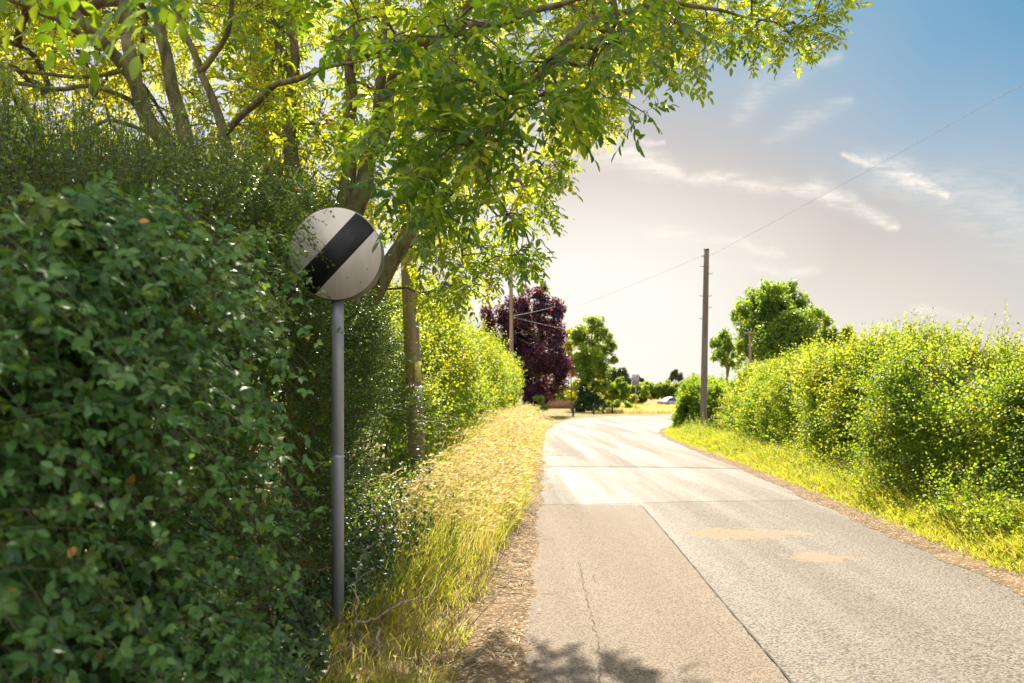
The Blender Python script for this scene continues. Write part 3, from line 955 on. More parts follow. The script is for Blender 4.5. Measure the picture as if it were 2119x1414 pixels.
# a few long arching canes standing out of the mass
for (a, b, c) in (((0, 560, 2.1), (330, 760, 2.3), (620, 960, 2.7)), ((20, 1400, 2.2), (110, 1120, 2.35), (125, 920, 2.5)), ((115, 590, 2.8), (150, 470, 2.85), (210, 385, 2.9)),
                  ((0, 700, 2.0), (150, 790, 2.1), (255, 880, 2.15)), ((255, 1400, 3.1), (290, 1250, 3.2), (320, 1170, 3.3)), ((330, 1200, 3.2), (355, 1080, 3.4), (380, 1050, 3.6))):
    pts = spline([at(*a), at(*b), at(*c)], 8)
    sg.tube(pts, np.linspace(0.006, 0.002, len(pts)), 5)
    mI = np.repeat(np.arange(1, len(pts)), 2)
    n2 = len(mI)
    d = unit(rnd(n2) + gdir * 0.5)
    nr = unit(np.array((0.3, -0.4, 0.8)) + rnd(n2, 0.3))
    S = unit(np.cross(d, nr))
    for dd in (d, unit(d * 0.35 + S), unit(d * 0.35 - S)):
        leaves(lg, pts[mI] + d * 0.03, dd, nr, 0.036 + 0.014 * rng.random(n2), 0.027, np.clip(rng.normal(0.5, 0.15, n2), 0, 0.93), T_OVAL8)
lg.build('foliage', M['bramble'], bram)
sg.build('cane', M['cane'], bram)

# ivy carpet at the foot of the hedge and round the sign pole
ivy = thing('ivy', (-1.2, 4.6, 0.1), 'dark glossy ivy around the foot of the sign pole', 'ivy')
lg = Geo()
n = 17000
yv = 3.2 + 7.6 * rng.random(n) ** 1.15
xv = -1.24 + 0.15 * rng.normal(size=n) + 0.05 * np.maximum(5.0 - yv, 0) + 0.06 * np.clip(yv - 5, 0, 2)
zv = np.abs(rng.normal(0, 0.10 + 0.14 * np.clip((yv - 5.2) / 1.5, 0, 1), n)) + 0.01
P = np.stack((xv, yv, zv + ground_h(xv, yv)), -1)
P = P[pole_clear(P, -0.004) | (P[:, 2] < 0.075)]
n = len(P)
leaves(lg, P, unit(np.array((0.4, -0.5, -0.3)) + rnd(n, 0.7)), unit(np.array((0.4, -0.5, 0.9)) + rnd(n, 0.35)), 0.03 + 0.02 * rng.random(n), 0.034 + 0.02 * rng.random(n), np.clip(rng.normal(0.5, 0.22, n), 0, 1), T_IVY)
lg.build('foliage', M['ivy'], ivy)

# young shrubs on the right verge, in front of the dark hedge foot
for (px, py, Y, h, lab) in ((1975, 1085, 9.3, 0.85, 'bright young shrub with upright stems before the dark right hedge foot'),
                            (1830, 1010, 11.5, 0.7, 'low leafy sapling left of the bright young shrub under the right hedge'),
                            (2065, 1120, 8.4, 0.5, 'small sapling nearest the right edge on the grassy verge')):
    x = (px - HX) / FPX * Y
    root = thing('sapling', (x, Y, 0.08), lab, 'sapling', 'saplings on the right verge')
    lg, sg = Geo(), Geo()
    m = 46
    B = np.stack((x + rng.normal(0, 0.18, m), Y + rng.normal(0, 0.18, m), np.full(m, 0.08)), -1)
    D = unit(np.array((0, 0, 1.0)) + rnd(m, 0.28))
    shoots(lg, sg, B, D, h * (0.6 + 0.5 * rng.random(m)), 16, 0.05, 0.036, T_OVAL8, 0.1, 0.003, (0.6, 0.2))
    lg.build('foliage', M['haw_light'], root)
    sg.build('stem', M['twig'], root)


# ------------------------------------------------------------------ trees
def chains_to_tubes(geo, pos, par, rad, sides_big=8):
    n = len(pos)
    nch = [[] for _ in range(n)]
    for i in range(n):
        if par[i] >= 0:
            nch[par[i]].append(i)
    stack = [(i, None) for i in range(n) if par[i] < 0]
    while stack:
        i, start = stack.pop()
        chain = ([] if start is None else [start]) + [i]
        while nch[chain[-1]]:
            ch = sorted(nch[chain[-1]], key=lambda q: -rad[q])
            for q in ch[1:]:
                stack.append((q, chain[-1]))
            chain.append(ch[0])
        if len(chain) < 2:
            continue
        P = np.array([pos[q] for q in chain])
        r = np.array([rad[q] for q in chain])
        if start is not None:
            r[0] = min(r[0], r[1] * 1.25)
        geo.tube(P, r, sides_big if r.max() > 0.03 else (5 if r.max() > 0.008 else 4))


def grow(stems, attractors, step=0.16, bf=0.28, leaf_r=0.0028, jitter=0.03):
    """stems: list of (points, radii, parent index or -1): hand-laid limbs. Then join every attractor to its best node."""
    pos, par, plen, fixed = [], [], [], []
    for pts, rads, parent in stems:
        S = spline(np.array(pts, float), 6)
        wob = (np.stack([vnoise(S * 3.1 + 17 * q, 400 + q) for q in range(3)], -1) - 0.5) * 0.10
        wob[0] = 0
        S = S + wob
        rr = np.interp(np.linspace(0, 1, len(S)), np.linspace(0, 1, len(rads)), rads)
        last = parent
        if parent == 'near':
            d = np.linalg.norm(np.array(pos) - S[0], axis=1)
            last = int(d.argmin())
        for p, r in zip(S, rr):
            pos.append(p)
            par.append(last)
            plen.append(0.0 if last < 0 else plen[last] * 0.8 + np.linalg.norm(p - pos[last]) * 0.5)
            fixed.append(r)
            last = len(pos) - 1
    n_stem = len(pos)
    cap = n_stem + len(attractors) * 26
    A = np.zeros((cap, 3))
    A[:n_stem] = pos
    PL = np.zeros(cap)
    PL[:n_stem] = plen
    par = par + [-1] * (cap - n_stem)
    cnt = n_stem
    d0 = np.array([np.linalg.norm(A[:n_stem] - a, axis=1).min() for a in attractors])
    tips = []
    for ai in np.argsort(d0):
        a = attractors[ai]
        d = np.linalg.norm(A[:cnt] - a, axis=1)
        c = d + bf * PL[:cnt] + 0.25 * np.maximum(A[:cnt, 2] - a[2], 0)
        i = int(c.argmin())
        m = int(min(24, max(2, d[i] // step)))
        p0 = A[i]
        sag = np.array((0, 0, 1.0)) * d[i] * 0.10
        last = i
        ph = rng.normal(size=3) * jitter * min(d[i], 1.5)
        for j in range(1, m + 1):
            t = j / m
            q = p0 * (1 - t) + a * t + (sag + ph) * math.sin(math.pi * t)
            if j < m:
                q = q + rng.normal(size=3) * jitter * 0.35
            A[cnt] = q
            par[cnt] = last
            PL[cnt] = PL[last] + np.linalg.norm(q - A[last])
            last = cnt
            cnt += 1
        tips.append(last)
    pos = A[:cnt]
    par = par[:cnt]
    acc = np.zeros(cnt)
    for t in tips:
        acc[t] += leaf_r ** 2.3
    for i in range(cnt - 1, n_stem - 1, -1):
        if acc[i] == 0:
            acc[i] = leaf_r ** 2.3
        if par[i] >= 0:
            acc[par[i]] += acc[i]
    rad = acc ** (1 / 2.3)
    rad[:n_stem] = np.array(fixed)
    return pos, par, rad, n_stem, np.array(tips)


def compound(lg, sg, B, D, size, tint, tpl=T_OVAL, pairs=4, val_shift=None):
    """ash leaf: a drooping stalk with paired leaflets and one at the end"""
    n = len(B)
    D = unit(D)
    N0 = unit(np.array((0, 0, 1.0)) + rnd(n, 0.45))
    S = unit(np.cross(D, N0))
    N = np.cross(S, D)
    Rl = 0.20 * size
    g = np.array((0, 0, -1.0))
    bt = np.clip(rng.normal(tint[0], tint[1], n) + (vnoise(B * 1.3, 311) - 0.5) * 0.7 + np.clip((B[:, 1] - 6.5) * 0.10, -0.3, 0.3), 0, 0.93)  # nearer leaves get a darker tint: front-layer shade put into the colour
    yel = rng.random(n) < 0.012
    lf = 0.066 * size

    def pos(t):
        return B + D * (Rl * t)[:, None] + g * (Rl * 0.28 * t * t)[:, None]
    for t0 in np.linspace(0.32, 0.88, pairs):
        t = np.full(n, t0)
        p = pos(t)
        tan = unit(D + g * 0.9 * t0)
        for sgn in (1, -1):
            d = unit(S * sgn * 0.9 + tan * 0.6 + g * 0.12 + rnd(n, 0.2))
            sc = 0.8 + 0.35 * rng.random(n)
            vv = np.where(yel, 1.0, np.clip(bt + rng.normal(0, 0.07, n), 0, 0.93))
            leaves(lg, p, d, N + rnd(n, 0.25), lf * sc, lf * 0.42 * sc, vv, tpl)
    leaves(lg, pos(np.ones(n)), D + g * 0.45, N + rnd(n, 0.2), lf * 1.1, lf * 0.46, np.where(yel, 1.0, bt), tpl)
    if sg is not None:
        ts = np.linspace(0, 1, 4)
        Q = np.stack([pos(np.full(n, q)) for q in ts], 1)
        w = (S * 0.0014)[:, None]
        w2 = (N * 0.0014)[:, None]
        V = np.stack((Q - w, Q + w, Q + w2), 2).reshape(n, 12, 3)
        fc = []
        for i in range(3):
            for j in range(3):
                fc.append((i * 3 + j, i * 3 + (j + 1) % 3, i * 3 + 3 + (j + 1) % 3, i * 3 + 3 + j))
        sg.add(V, fc, 0.5)


def in_poly(x, y, poly):
    inside = np.zeros(len(x), bool)
    j = len(poly) - 1
    for i in range(len(poly)):
        xi, yi = poly[i]
        xj, yj = poly[j]
        c = ((yi > y) != (yj > y)) & (x < (xj - xi) * (y - yi) / (yj - yi + 1e-12) + xi)
        inside ^= c
        j = i
    return inside


def ash(name, label, base, stems, attract, near_attract, leaf_per, group):
    root = thing(name, base, label, 'tree', group)
    allat = np.concatenate((attract, near_attract)) if len(near_attract) else attract
    pos, par, rad, ns, tips = grow(stems, allat)
    tr, tw, lg = Geo(), Geo(), Geo()
    chains_to_tubes(tr, pos[:ns], par[:ns], rad[:ns], 10)
    # twigs: everything past the hand-laid limbs
    sub = np.arange(ns, len(pos))
    idx = {-1: -1}
    p2, r2, par2 = [], [], []
    for i in sub:
        p = par[i]
        if p < ns:
            p2.append(pos[p]); r2.append(min(rad[i] * 1.15, rad[p])); par2.append(-1)
            k = len(p2) - 1
        else:
            k = idx[p]
        p2.append(pos[i]); r2.append(rad[i]); par2.append(k)
        idx[i] = len(p2) - 1
    chains_to_tubes(tw, p2, par2, r2, 6)
    tip = pos[tips]
    prev = np.array([pos[par[t]] for t in tips])
    dirs = unit(tip - prev)
    isnear = tip[:, 1] < 4.6
    for near_, tpl in ((False, T_OVAL), (True, T_OVAL8)):
        sel = isnear == near_
        if not sel.any():
            continue
        P0, D0, Q0 = tip[sel], dirs[sel], prev[sel]
        for j in range(leaf_per):
            t = rng.random(len(P0)) ** 0.7
            b = P0 * t[:, None] + Q0 * (1 - t)[:, None]
            d = unit(D0 * (0.4 + 0.6 * (j == 0)) + rnd(len(P0), 0.6) * np.array((1, 1, 0.6)) + np.array((0, 0, -0.05)))
            compound(lg, tw, b, d, 0.78 + 0.35 * rng.random(len(P0)), (0.5, 0.2), tpl, 4)
    tr.build('trunk', M['bark'], root, smooth=True)
    tw.build('branch', M['twig'], root, smooth=True)
    lg.build('crown', M['ash_leaf'], root)
    return root


# outline of the two ash crowns as seen along the lane, used to choose where twigs end
OUT1 = [(560, -520), (1420, -420), (1760, -120), (1690, 30), (1640, 75), (1560, 95), (1480, 85), (1400, 125), (1330, 165), (1280, 215), (1245, 290), (1190, 320),
        (1165, 350), (1150, 430), (1130, 520), (1085, 575), (1010, 600), (950, 615), (880, 640), (830, 560), (790, 470), (700, 430), (600, 420), (500, 380), (480, 100)]
OUT2 = [(-700, -420), (640, -420), (640, 0), (600, 120), (620, 300), (620, 470), (480, 530), (300, 500), (100, 530), (-200, 500), (-600, 430), (-700, 100)]


def sample_crown(poly, n, y0, y1, seed, gap=0.42, freq=0.9, yfun=None):
    xs = [p[0] for p in poly]
    ys = [p[1] for p in poly]
    out = []
    tot = 0
    while tot < n:
        m = 6000
        x = rng.uniform(min(xs), max(xs), m)
        y = rng.uniform(min(ys), max(ys), m)
        Y = y0 + (y1 - y0) * rng.random(m) ** 0.8
        ok = in_poly(x, y, poly) & (rng.random(m) < (Y / y1) ** 1.5)
        P = at_many(x, y, Y)
        ok &= P[:, 2] > 2.25
        ok &= P[:, 2] < 8.5
        ok &= vnoise(P * freq + 7, seed) > gap
        if yfun is not None:
            ok &= yfun(x, y, Y)
        out.append(P[ok])
        tot += ok.sum()
    return np.concatenate(out)[:n]


b1 = at(655, 1100, 8.0)
b1[2] = 0.0
fork = at(664, 640, 8.0)
low = at(700, 560, 8.0)
stems1 = [
    ([b1, at(650, 860, 8.0), fork, low], [0.30, 0.27, 0.24, 0.20], -1),
    ([at(675, 660, 8.0), at(745, 640, 7.9), at(800, 550, 7.8), at(850, 480, 7.75), at(890, 425, 7.7), at(950, 365, 7.6), at(1060, 215, 7.4), at(1150, 120, 7.2), at(1230, 30, 7.0)],
     [0.13, 0.11, 0.085, 0.072, 0.06, 0.05, 0.042, 0.03, 0.014], 'near'),
    ([low, at(712, 430, 8.0), at(720, 330, 8.05), at(722, 220, 8.1), at(735, 100, 8.1), at(738, -40, 8.1), at(730, -260, 8.2)], [0.14, 0.085, 0.07, 0.062, 0.055, 0.045, 0.02], 'near'),
    ([at(722, 460, 7.95), at(752, 390, 7.9), at(768, 320, 7.9), at(782, 220, 7.9), at(795, 130, 7.9), at(800, 20, 8.0), at(810, -200, 8.0)], [0.10, 0.088, 0.08, 0.05, 0.045, 0.035, 0.014], 'near'),
    ([at(768, 330, 7.88), at(798, 240, 7.8), at(815, 160, 7.8), at(850, 110, 7.7), at(930, 60, 7.6), at(1000, -40, 7.5)], [0.06, 0.055, 0.05, 0.045, 0.035, 0.015], 'near'),
    ([low, at(640, 470, 8.1), at(607, 380, 8.15), at(600, 270, 8.2), at(592, 150, 8.2), at(570, 30, 8.3), at(550, -200, 8.4)], [0.13, 0.095, 0.082, 0.075, 0.065, 0.055, 0.02], 'near'),
    ([at(598, 200, 8.18), at(612, 110, 8.1), at(604, 0, 8.1), at(620, -200, 8.1)], [0.05, 0.045, 0.04, 0.015], 'near'),
    ([at(722, 130, 8.1), at(800, 95, 6.8), at(900, 74, 5.6), at(1000, 52, 4.8), at(1130, 18, 4.3), at(1260, -30, 4.1)], [0.05, 0.042, 0.034, 0.026, 0.018, 0.008], 'near'),
    ([at(1000, 290, 7.5), at(1055, 210, 6.9), at(1120, 158, 6.5), at(1185, 70, 6.2), at(1330, 20, 6.2), at(1480, 20, 6.4), at(1600, 40, 6.6)], [0.045, 0.04, 0.034, 0.028, 0.02, 0.014, 0.006], 'near'),
    ([at(870, 450, 7.72), at(950, 440, 7.5), at(1030, 400, 7.3), at(1100, 380, 7.2)], [0.03, 0.022, 0.014, 0.006], 'near'),
]
A1 = sample_crown(OUT1, 2250, 5.6, 9.9, 31, 0.39, 1.0,
                  lambda x, y, Y: ~((x > 1000) & (Y > 8.2) & (y > 370)) & ~((y > 430) & (Y < 6.4)) & ~((x < 860) & (y > 380) & (Y < 5.6)) & ~((x > 540) & (x < 850) & (Y < 8.0) & (rng.random(len(x)) < 0.8)))
nearc = [(905, 250, 3.5), (870, 330, 3.7), (960, 160, 3.6), (1035, 85, 3.4), (1105, 190, 3.7), (1255, 70, 3.9), (1190, 120, 3.8), (840, 200, 3.8), (980, 280, 3.9),
         (1130, 240, 4.0), (940, 350, 4.1), (1060, 20, 3.5), (880, 60, 3.6), (700, 40, 4.2), (1210, 200, 4.4), (1000, 380, 4.4), (900, 420, 4.5), (1290, 30, 4.2), (1020, 200, 3.6),
         (760, 280, 4.2), (850, 400, 4.4)]
NA1 = np.concatenate([at(*c)[None] + rnd(5, 0.16) for c in nearc] + [at(*c)[None] + rnd(6, 0.17) for c in ((1675, 45, 6.7), (1625, 75, 6.6), (1570, 65, 6.5), (1510, 60, 6.4), (1450, 85, 6.4), (1390, 95, 6.3), (1640, 20, 6.6), (1560, 15, 6.5))])
ash('ash_tree', 'tall ash tree with several pale stems behind the round sign', b1, stems1, A1, NA1, 4, 'ash trees over the left hedge')

b2 = at(470, 1100, 7.0)
b2[2] = 0.0
stems2 = [
    ([b2, at(465, 800, 7.0), at(430, 560, 6.95), at(400, 430, 6.9), at(352, 320, 6.9), at(300, 238, 6.8), at(258, 150, 6.7), at(212, 75, 6.5), at(150, 15, 6.4), at(40, -80, 6.2)],
     [0.2, 0.18, 0.15, 0.10, 0.072, 0.062, 0.055, 0.045, 0.035, 0.012], -1),
    ([at(405, 440, 6.9), at(388, 300, 7.1), at(362, 190, 7.2), at(337, 70, 7.2), at(318, -40, 7.3), at(300, -260, 7.4)], [0.09, 0.07, 0.06, 0.05, 0.04, 0.015], 'near'),
    ([at(300, 240, 6.85), at(275, 140, 7.0), at(255, 60, 7.1), at(245, -60, 7.2), at(220, -240, 7.2)], [0.06, 0.055, 0.05, 0.04, 0.015], 'near'),
    ([at(440, 590, 6.9), at(500, 480, 6.5), at(480, 390, 6.3), at(455, 290, 6.2), at(430, 200, 6.2), at(412, 145, 6.2), at(375, 60, 6.2), at(345, -40, 6.2)],
     [0.06, 0.045, 0.042, 0.04, 0.03, 0.028, 0.024, 0.012], 'near'),
    ([at(412, 148, 6.2), at(455, 90, 6.15), at(472, 20, 6.1), at(480, -120, 6.1)], [0.026, 0.024, 0.02, 0.008], 'near'),
    ([at(456, 285, 6.2), at(500, 235, 6.0), at(548, 195, 5.8), at(605, 170, 5.6), at(680, 140, 5.3), at(790, 120, 5.0)], [0.03, 0.026, 0.024, 0.02, 0.014, 0.006], 'near'),
    ([at(285, 225, 6.8), at(200, 180, 6.5), at(120, 182, 6.3), at(0, 182, 6.1), at(-160, 200, 6.0)], [0.024, 0.02, 0.018, 0.014, 0.007], 'near'),
    ([at(262, 150, 6.7), at(150, 160, 6.4), at(0, 138, 6.0), at(-150, 120, 5.8)], [0.02, 0.016, 0.012, 0.006], 'near'),
    ([at(330, 290, 6.85), at(240, 250, 6.4), at(140, 270, 6.1), at(0, 300, 5.8), at(-120, 330, 5.6)], [0.02, 0.016, 0.013, 0.01, 0.005], 'near'),
    ([at(225, 95, 6.6), at(140, 50, 6.2), at(60, 20, 6.0), at(-60, -40, 5.8)], [0.03, 0.024, 0.02, 0.01], 'near'),
]
A2 = sample_crown(OUT2, 3600, 5.4, 12.0, 77, 0.36, 0.9, lambda x, y, Y: ~((y > 300) & (Y < 5.7)) & ~((x > 120) & (y < 330) & (x < 560) & (Y < 7.6) & (rng.random(len(x)) < 0.82)))
near2 = [(300, 5, 1.9), (95, -30, 2.1), (240, -20, 2.2)]
NA2 = np.concatenate([at(*c)[None] + rnd(1, 0.02) for c in near2])
ash('ash_tree', 'leaning ash tree with mossy stems at the upper left corner', b2, stems2, A2, NA2, 4, 'ash trees over the left hedge')


def far_tree(name, label, base, blobs, mat, n_per, L, trunk_r, group=None, cat='tree', bark='bark', tint=(0.5, 0.25), shell=0.35, branchy=True, tpl=T_DIAMOND):
    """tree built of many leaf clumps. blobs: [(x, y, z, r)]"""
    root = thing(name, base, label, cat, group)
    lg, tr = Geo(), Geo()
    base = np.array(base, float)
    blobs = np.array(blobs, float)
    for q in blobs:
        c, r = q[:3], q[3]
        nsub = max(8, int(16 * r))
        sub = c + unit(rnd(nsub)) * (r * (0.45 + 0.55 * rng.random((nsub, 1)))) * np.array((1, 1, 0.9))
        sr = r * (0.22 + 0.2 * rng.random(nsub))
        m = max(10, int(n_per * r * r / nsub))
        for s_, rr in zip(sub, sr):
            d = unit(rnd(m))
            p = s_ + d * rr * (0.55 + 0.55 * rng.random((m, 1)) ** 0.6)
            vv = np.clip(rng.normal(tint[0], 0.12) + rng.normal(0, tint[1] * 0.6, m), 0, 1)
            leaves(lg, p, unit(rnd(m) + d * 0.6), unit(np.array((0, 0, 0.8)) + d * 0.6 + rnd(m, 0.4)), L * (0.7 + 0.6 * rng.random(m)), L * 0.75, vv, tpl)
    if branchy:
        top = blobs[blobs[:, 2].argmax()][:3]
        mid = base * 0.5 + top * 0.5 + rnd(1, 0.2)[0]
        tp = spline([base, base * 0.75 + top * 0.25, mid, top], 5)
        tr.tube(tp, np.linspace(trunk_r, trunk_r * 0.15, len(tp)), 8)
        for q in blobs:
            k = int(np.clip(np.linalg.norm(tp - (q[:3] - np.array((0, 0, q[3]))), axis=1).argmin(), 1, len(tp) - 3))
            pts = spline([tp[k], (tp[k] + q[:3]) / 2 + np.array((0, 0, 0.2)), q[:3]], 4)
            tr.tube(pts, np.linspace(trunk_r * 0.45, 0.03, len(pts)), 5)
        tr.build('trunk', M[bark], root, smooth=True)
    lg.build('crown', mat, root)
    return root


def blobs_in(pxs, Y, dy):
    """[(px, py, r in px)] at depth Y -> blobs, doubled in depth"""
    out = []
    for (px, py, r) in pxs:
        yy_ = Y + rng.uniform(-dy, dy)
        p = at(px, py, yy_)
        out.append((*p, r / FPX * yy_))
    return out


def gpt(px, Y, z=0.0):
    return ((px - HX) / FPX * Y, Y, z)


far_tree('purple_tree', 'dark purple leaved tree with reddish tips beyond the left hedge', gpt(1110, 72),
         blobs_in([(1100, 625, 30), (1060, 650, 36), (1130, 650, 34), (1020, 660, 26), (1035, 690, 36), (1090, 690, 48), (1145, 690, 32), (1075, 740, 46), (1130, 740, 46), (1165, 755, 26), (1095, 785, 40),
                   (1145, 790, 34), (1110, 815, 30), (1150, 640, 22), (1040, 745, 34), (1120, 600, 14), (1060, 800, 30)], 72, 2.2), M['purple'], 1350, 0.20, 0.25, tint=(0.42, 0.38))
far_tree('green_tree', 'slender green tree with ivy covered trunk right of the purple tree', gpt(1208, 94),
         blobs_in([(1228, 670, 20), (1205, 690, 22), (1250, 690, 20), (1225, 715, 26), (1260, 720, 18), (1200, 735, 22), (1240, 750, 24), (1215, 775, 18), (1265, 745, 12), (1195, 700, 16), (1250, 775, 16), (1205, 800, 14), (1232, 803, 15), (1212, 772, 20), (1195, 760, 16), (1225, 745, 24), (1255, 800, 12)], 94, 2.0),
         M['tree_green'], 1050, 0.24, 0.2, tint=(0.42, 0.25))
far_tree('ivy_mound', 'dark ivy mound round the trunk of the slender green tree', gpt(1212, 93),
         blobs_in([(1208, 790, 11), (1207, 808, 12), (1210, 825, 15), (1225, 838, 16), (1240, 832, 12), (1200, 842, 14), (1225, 822, 12)], 93, 0.6), M['ivy'], 2000, 0.2, 0.2, cat='ivy', branchy=False)
far_tree('yellow_tree', 'small yellow green tree between the purple and the slender green tree', gpt(1182, 100),
         blobs_in([(1185, 690, 16), (1178, 715, 16), (1188, 740, 14), (1180, 770, 14), (1190, 800, 14), (1175, 745, 12), (1183, 820, 12)], 100, 1.0), M['tree_yellow'], 1100, 0.24, 0.12)
far_tree('shrub', 'arching bright green shrub at the road bend behind the bollards', gpt(1290, 95),
         blobs_in([(1255, 836, 12), (1275, 840, 12), (1298, 843, 11), (1318, 848, 9), (1335, 852, 5), (1240, 848, 9), (1265, 850, 8)], 95, 1.0), M['haw_light'], 2200, 0.18, 0.1, cat='shrub', branchy=False)
far_tree('shrub', 'rounded dark green garden shrub under the purple tree', gpt(1122, 68),
         blobs_in([(1118, 828, 12), (1128, 842, 10), (1110, 845, 9)], 68, 0.4), M['tree_green'], 2600, 0.13, 0.1, cat='shrub', branchy=False)
far_tree('clipped_shrub', 'egg shaped clipped green shrub above the brown garden wall', gpt(1172, 112),
         blobs_in([(1168, 805, 9), (1166, 817, 12), (1160, 824, 11), (1174, 822, 10)], 112, 0.3), M['tree_green'], 2600, 0.15, 0.1, cat='shrub', branchy=False)
far_tree('clipped_shrub', 'square topped clipped shrub with yellow top right of the slender green tree', gpt(1281, 104),
         blobs_in([(1270, 800, 11), (1284, 800, 11), (1294, 803, 9), (1272, 816, 11), (1288, 816, 11), (1280, 788, 9), (1265, 806, 11), (1292, 820, 9), (1270, 828, 9)], 104, 0.8), M['haw_light'], 1800, 0.2, 0.1, cat='shrub', branchy=False)
far_tree('round_tree', 'brownish round headed tree behind the clipped shrub', gpt(1285, 120),
         blobs_in([(1272, 772, 12), (1288, 775, 12), (1262, 785, 12), (1298, 788, 8), (1280, 790, 12)], 120, 1.5), M['tree_far'], 1500, 0.3, 0.2)
far_tree('clipped_shrub', 'dark clipped shrub beside the grey post at the field edge', gpt(1330, 112),
         blobs_in([(1320, 803, 8), (1334, 803, 8), (1328, 815, 8), (1337, 815, 7)], 112, 0.6), M['tree_green'], 3000, 0.16, 0.1, cat='shrub', branchy=False)
far_tree('small_tree', 'small dark tree showing behind the grey sign on the post', gpt(1321, 150),
         blobs_in([(1318, 782, 6), (1326, 786, 5), (1331, 790, 4)], 150, 0.8), M['tree_far'], 3000, 0.24, 0.15)
far_tree('dark_tree', 'distant dark grey green tree standing above the far hedge', gpt(1398, 190),
         blobs_in([(1395, 778, 8), (1404, 780, 8), (1398, 772, 6), (1388, 785, 6), (1410, 787, 6)], 190, 1.5), M['tree_far'], 2600, 0.3, 0.25)
far_hedge = far_tree('far_hedge', 'long dark clipped hedge across the far side of the field', gpt(1410, 130),
                     blobs_in([(1340 + 15 * i, 804 + 3 * math.sin(i * 1.7), 14) for i in range(11)] + [(1340 + 15 * i, 818, 12) for i in range(11)], 130, 0.8),
                     M['tree_green'], 1700, 0.22, 0.1, cat='hedge', branchy=False)
far_tree('big_tree', 'large round dark green tree behind the right hedge', gpt(1600, 58),
         blobs_in([(1600, 610, 30), (1560, 625, 34), (1640, 630, 34), (1590, 660, 46), (1545, 670, 34), (1650, 675, 40), (1610, 710, 50), (1560, 715, 40), (1665, 725, 36), (1625, 600, 22), (1675, 655, 26), (1530, 645, 24), (1575, 690, 50), (1640, 705, 46), (1600, 640, 44), (1600, 745, 48)], 58, 2.2),
         M['tree_green'], 1450, 0.19, 0.3, group='trees behind the right hedge', tint=(0.28, 0.25))
far_tree('big_tree', 'lower pale green tree on the right flank of the large round tree', gpt(1735, 62),
         blobs_in([(1720, 690, 24), (1745, 705, 22), (1760, 685, 12), (1705, 665, 14), (1715, 725, 24), (1765, 720, 18), (1740, 735, 22), (1700, 700, 24), (1750, 710, 24)], 62, 1.2),
         M['tree_green'], 1600, 0.19, 0.2, group='trees behind the right hedge', tint=(0.5, 0.22))
far_tree('big_tree', 'low bushy tree between the tall pole and the large round tree', gpt(1500, 54),
         blobs_in([(1505, 700, 22), (1485, 715, 18), (1520, 720, 22), (1490, 740, 20), (1515, 750, 20)], 54, 1.0),
         M['tree_green'], 1450, 0.18, 0.2, group='trees behind the right hedge', tint=(0.3, 0.22))
far_tree('far_hedge', 'dark green hedge line closing the lawn behind the garden wall', gpt(1200, 132),
         blobs_in([(1120 + 14 * i, 806 + 4 * math.sin(i * 2.1), 13) for i in range(16)] + [(1120 + 14 * i, 824, 12) for i in range(16)], 132, 0.8), M['tree_green'], 1200, 0.26, 0.1, cat='hedge', branchy=False)
far_tree('shrub', 'pale yellow green shrubbery filling the gap behind the slender green tree', gpt(1235, 116),
         blobs_in([(1215, 800, 13), (1235, 795, 13), (1252, 805, 12), (1245, 822, 12), (1225, 825, 12), (1310, 825, 10), (1300, 838, 9), (1258, 832, 9)], 116, 0.8), M['tree_yellow'], 1500, 0.22, 0.1, cat='shrub', branchy=False)
far_tree('shrub', 'distant hedge shrub in the dip of the right hedge', gpt(1840, 24),
         blobs_in([(1830, 765, 20), (1860, 760, 22), (1800, 790, 18)], 24, 0.4), M['haw_light'], 2600, 0.08, 0.1, cat='shrub', branchy=False)

# ------------------------------------------------------------------ round sign on its pole
PX, PY = -1.125, 5.15
sign = thing('road_sign', (PX, PY, 0), 'round white sign with a black diagonal band on a grey pole', 'road sign')
SZ = EYE + (HY - 525) / FPX * 5.08
g = Geo()
g.lathe([(0.0385, 0.0), (0.0385, 2.0), (0.0385, SZ - 0.27)], 28, (PX, PY, 0.0))
g.build('pole', M['galv'], sign, smooth=True)
g = Geo()
g.lathe([(0.0400, 0.0), (0.0400, 1.17), (0.0388, 1.185)], 28, (PX, PY, 0.0))
g.build('sleeve', M['galv'], sign, smooth=True)
g = Geo()
g.lathe([(0.285, -0.07), (0.292, -0.06), (0.292, 0.058), (0.296, 0.062), (0.296, 0.066)], 72, (PX, PY, SZ), axis='y')
case = g.build('case', M['sign_case'], sign)
g = Geo()
g.lathe([(0.293, 0.0665), (0.293, 0.0695)], 72, (PX, PY, SZ), axis='y')
face = g.build('face', M['sign_white'], sign)
# black band clipped to the disc, bottom left to top right
g = Geo()
hw, rr = 0.0815, 0.2905
ca = math.radians(47)
a0 = math.asin(hw / rr)
arc = np.linspace(-a0, a0, 9)
prof = [(rr * math.cos(a), rr * math.sin(a)) for a in arc] + [(-rr * math.cos(a), -rr * math.sin(a)) for a in arc]
V0 = []
for yo in (0.0698, 0.0712):
    for (u, v) in prof:
        V0.append((PX + u * math.cos(ca) - v * math.sin(ca), PY - yo, SZ + u * math.sin(ca) + v * math.cos(ca)))
nn = len(prof)
g.add(np.array(V0), [tuple(range(nn, 2 * nn)), tuple(range(nn))[::-1]] + [(i, (i + 1) % nn, nn + (i + 1) % nn, nn + i) for i in range(nn)])
band = g.build('band', M['sign_black'], face)
for dx, dz in ((0.075, -0.155), (0.16, -0.185), (0.10, 0.125), (-0.05, -0.255), (0.205, -0.10)):
    g = Geo()
    g.lathe([(0.004, 0.0695), (0.003, 0.0712)], 8, (PX + dx, PY, SZ + dz), axis='y')
    g.build('rivet', M['sign_case'], face)
g = Geo()
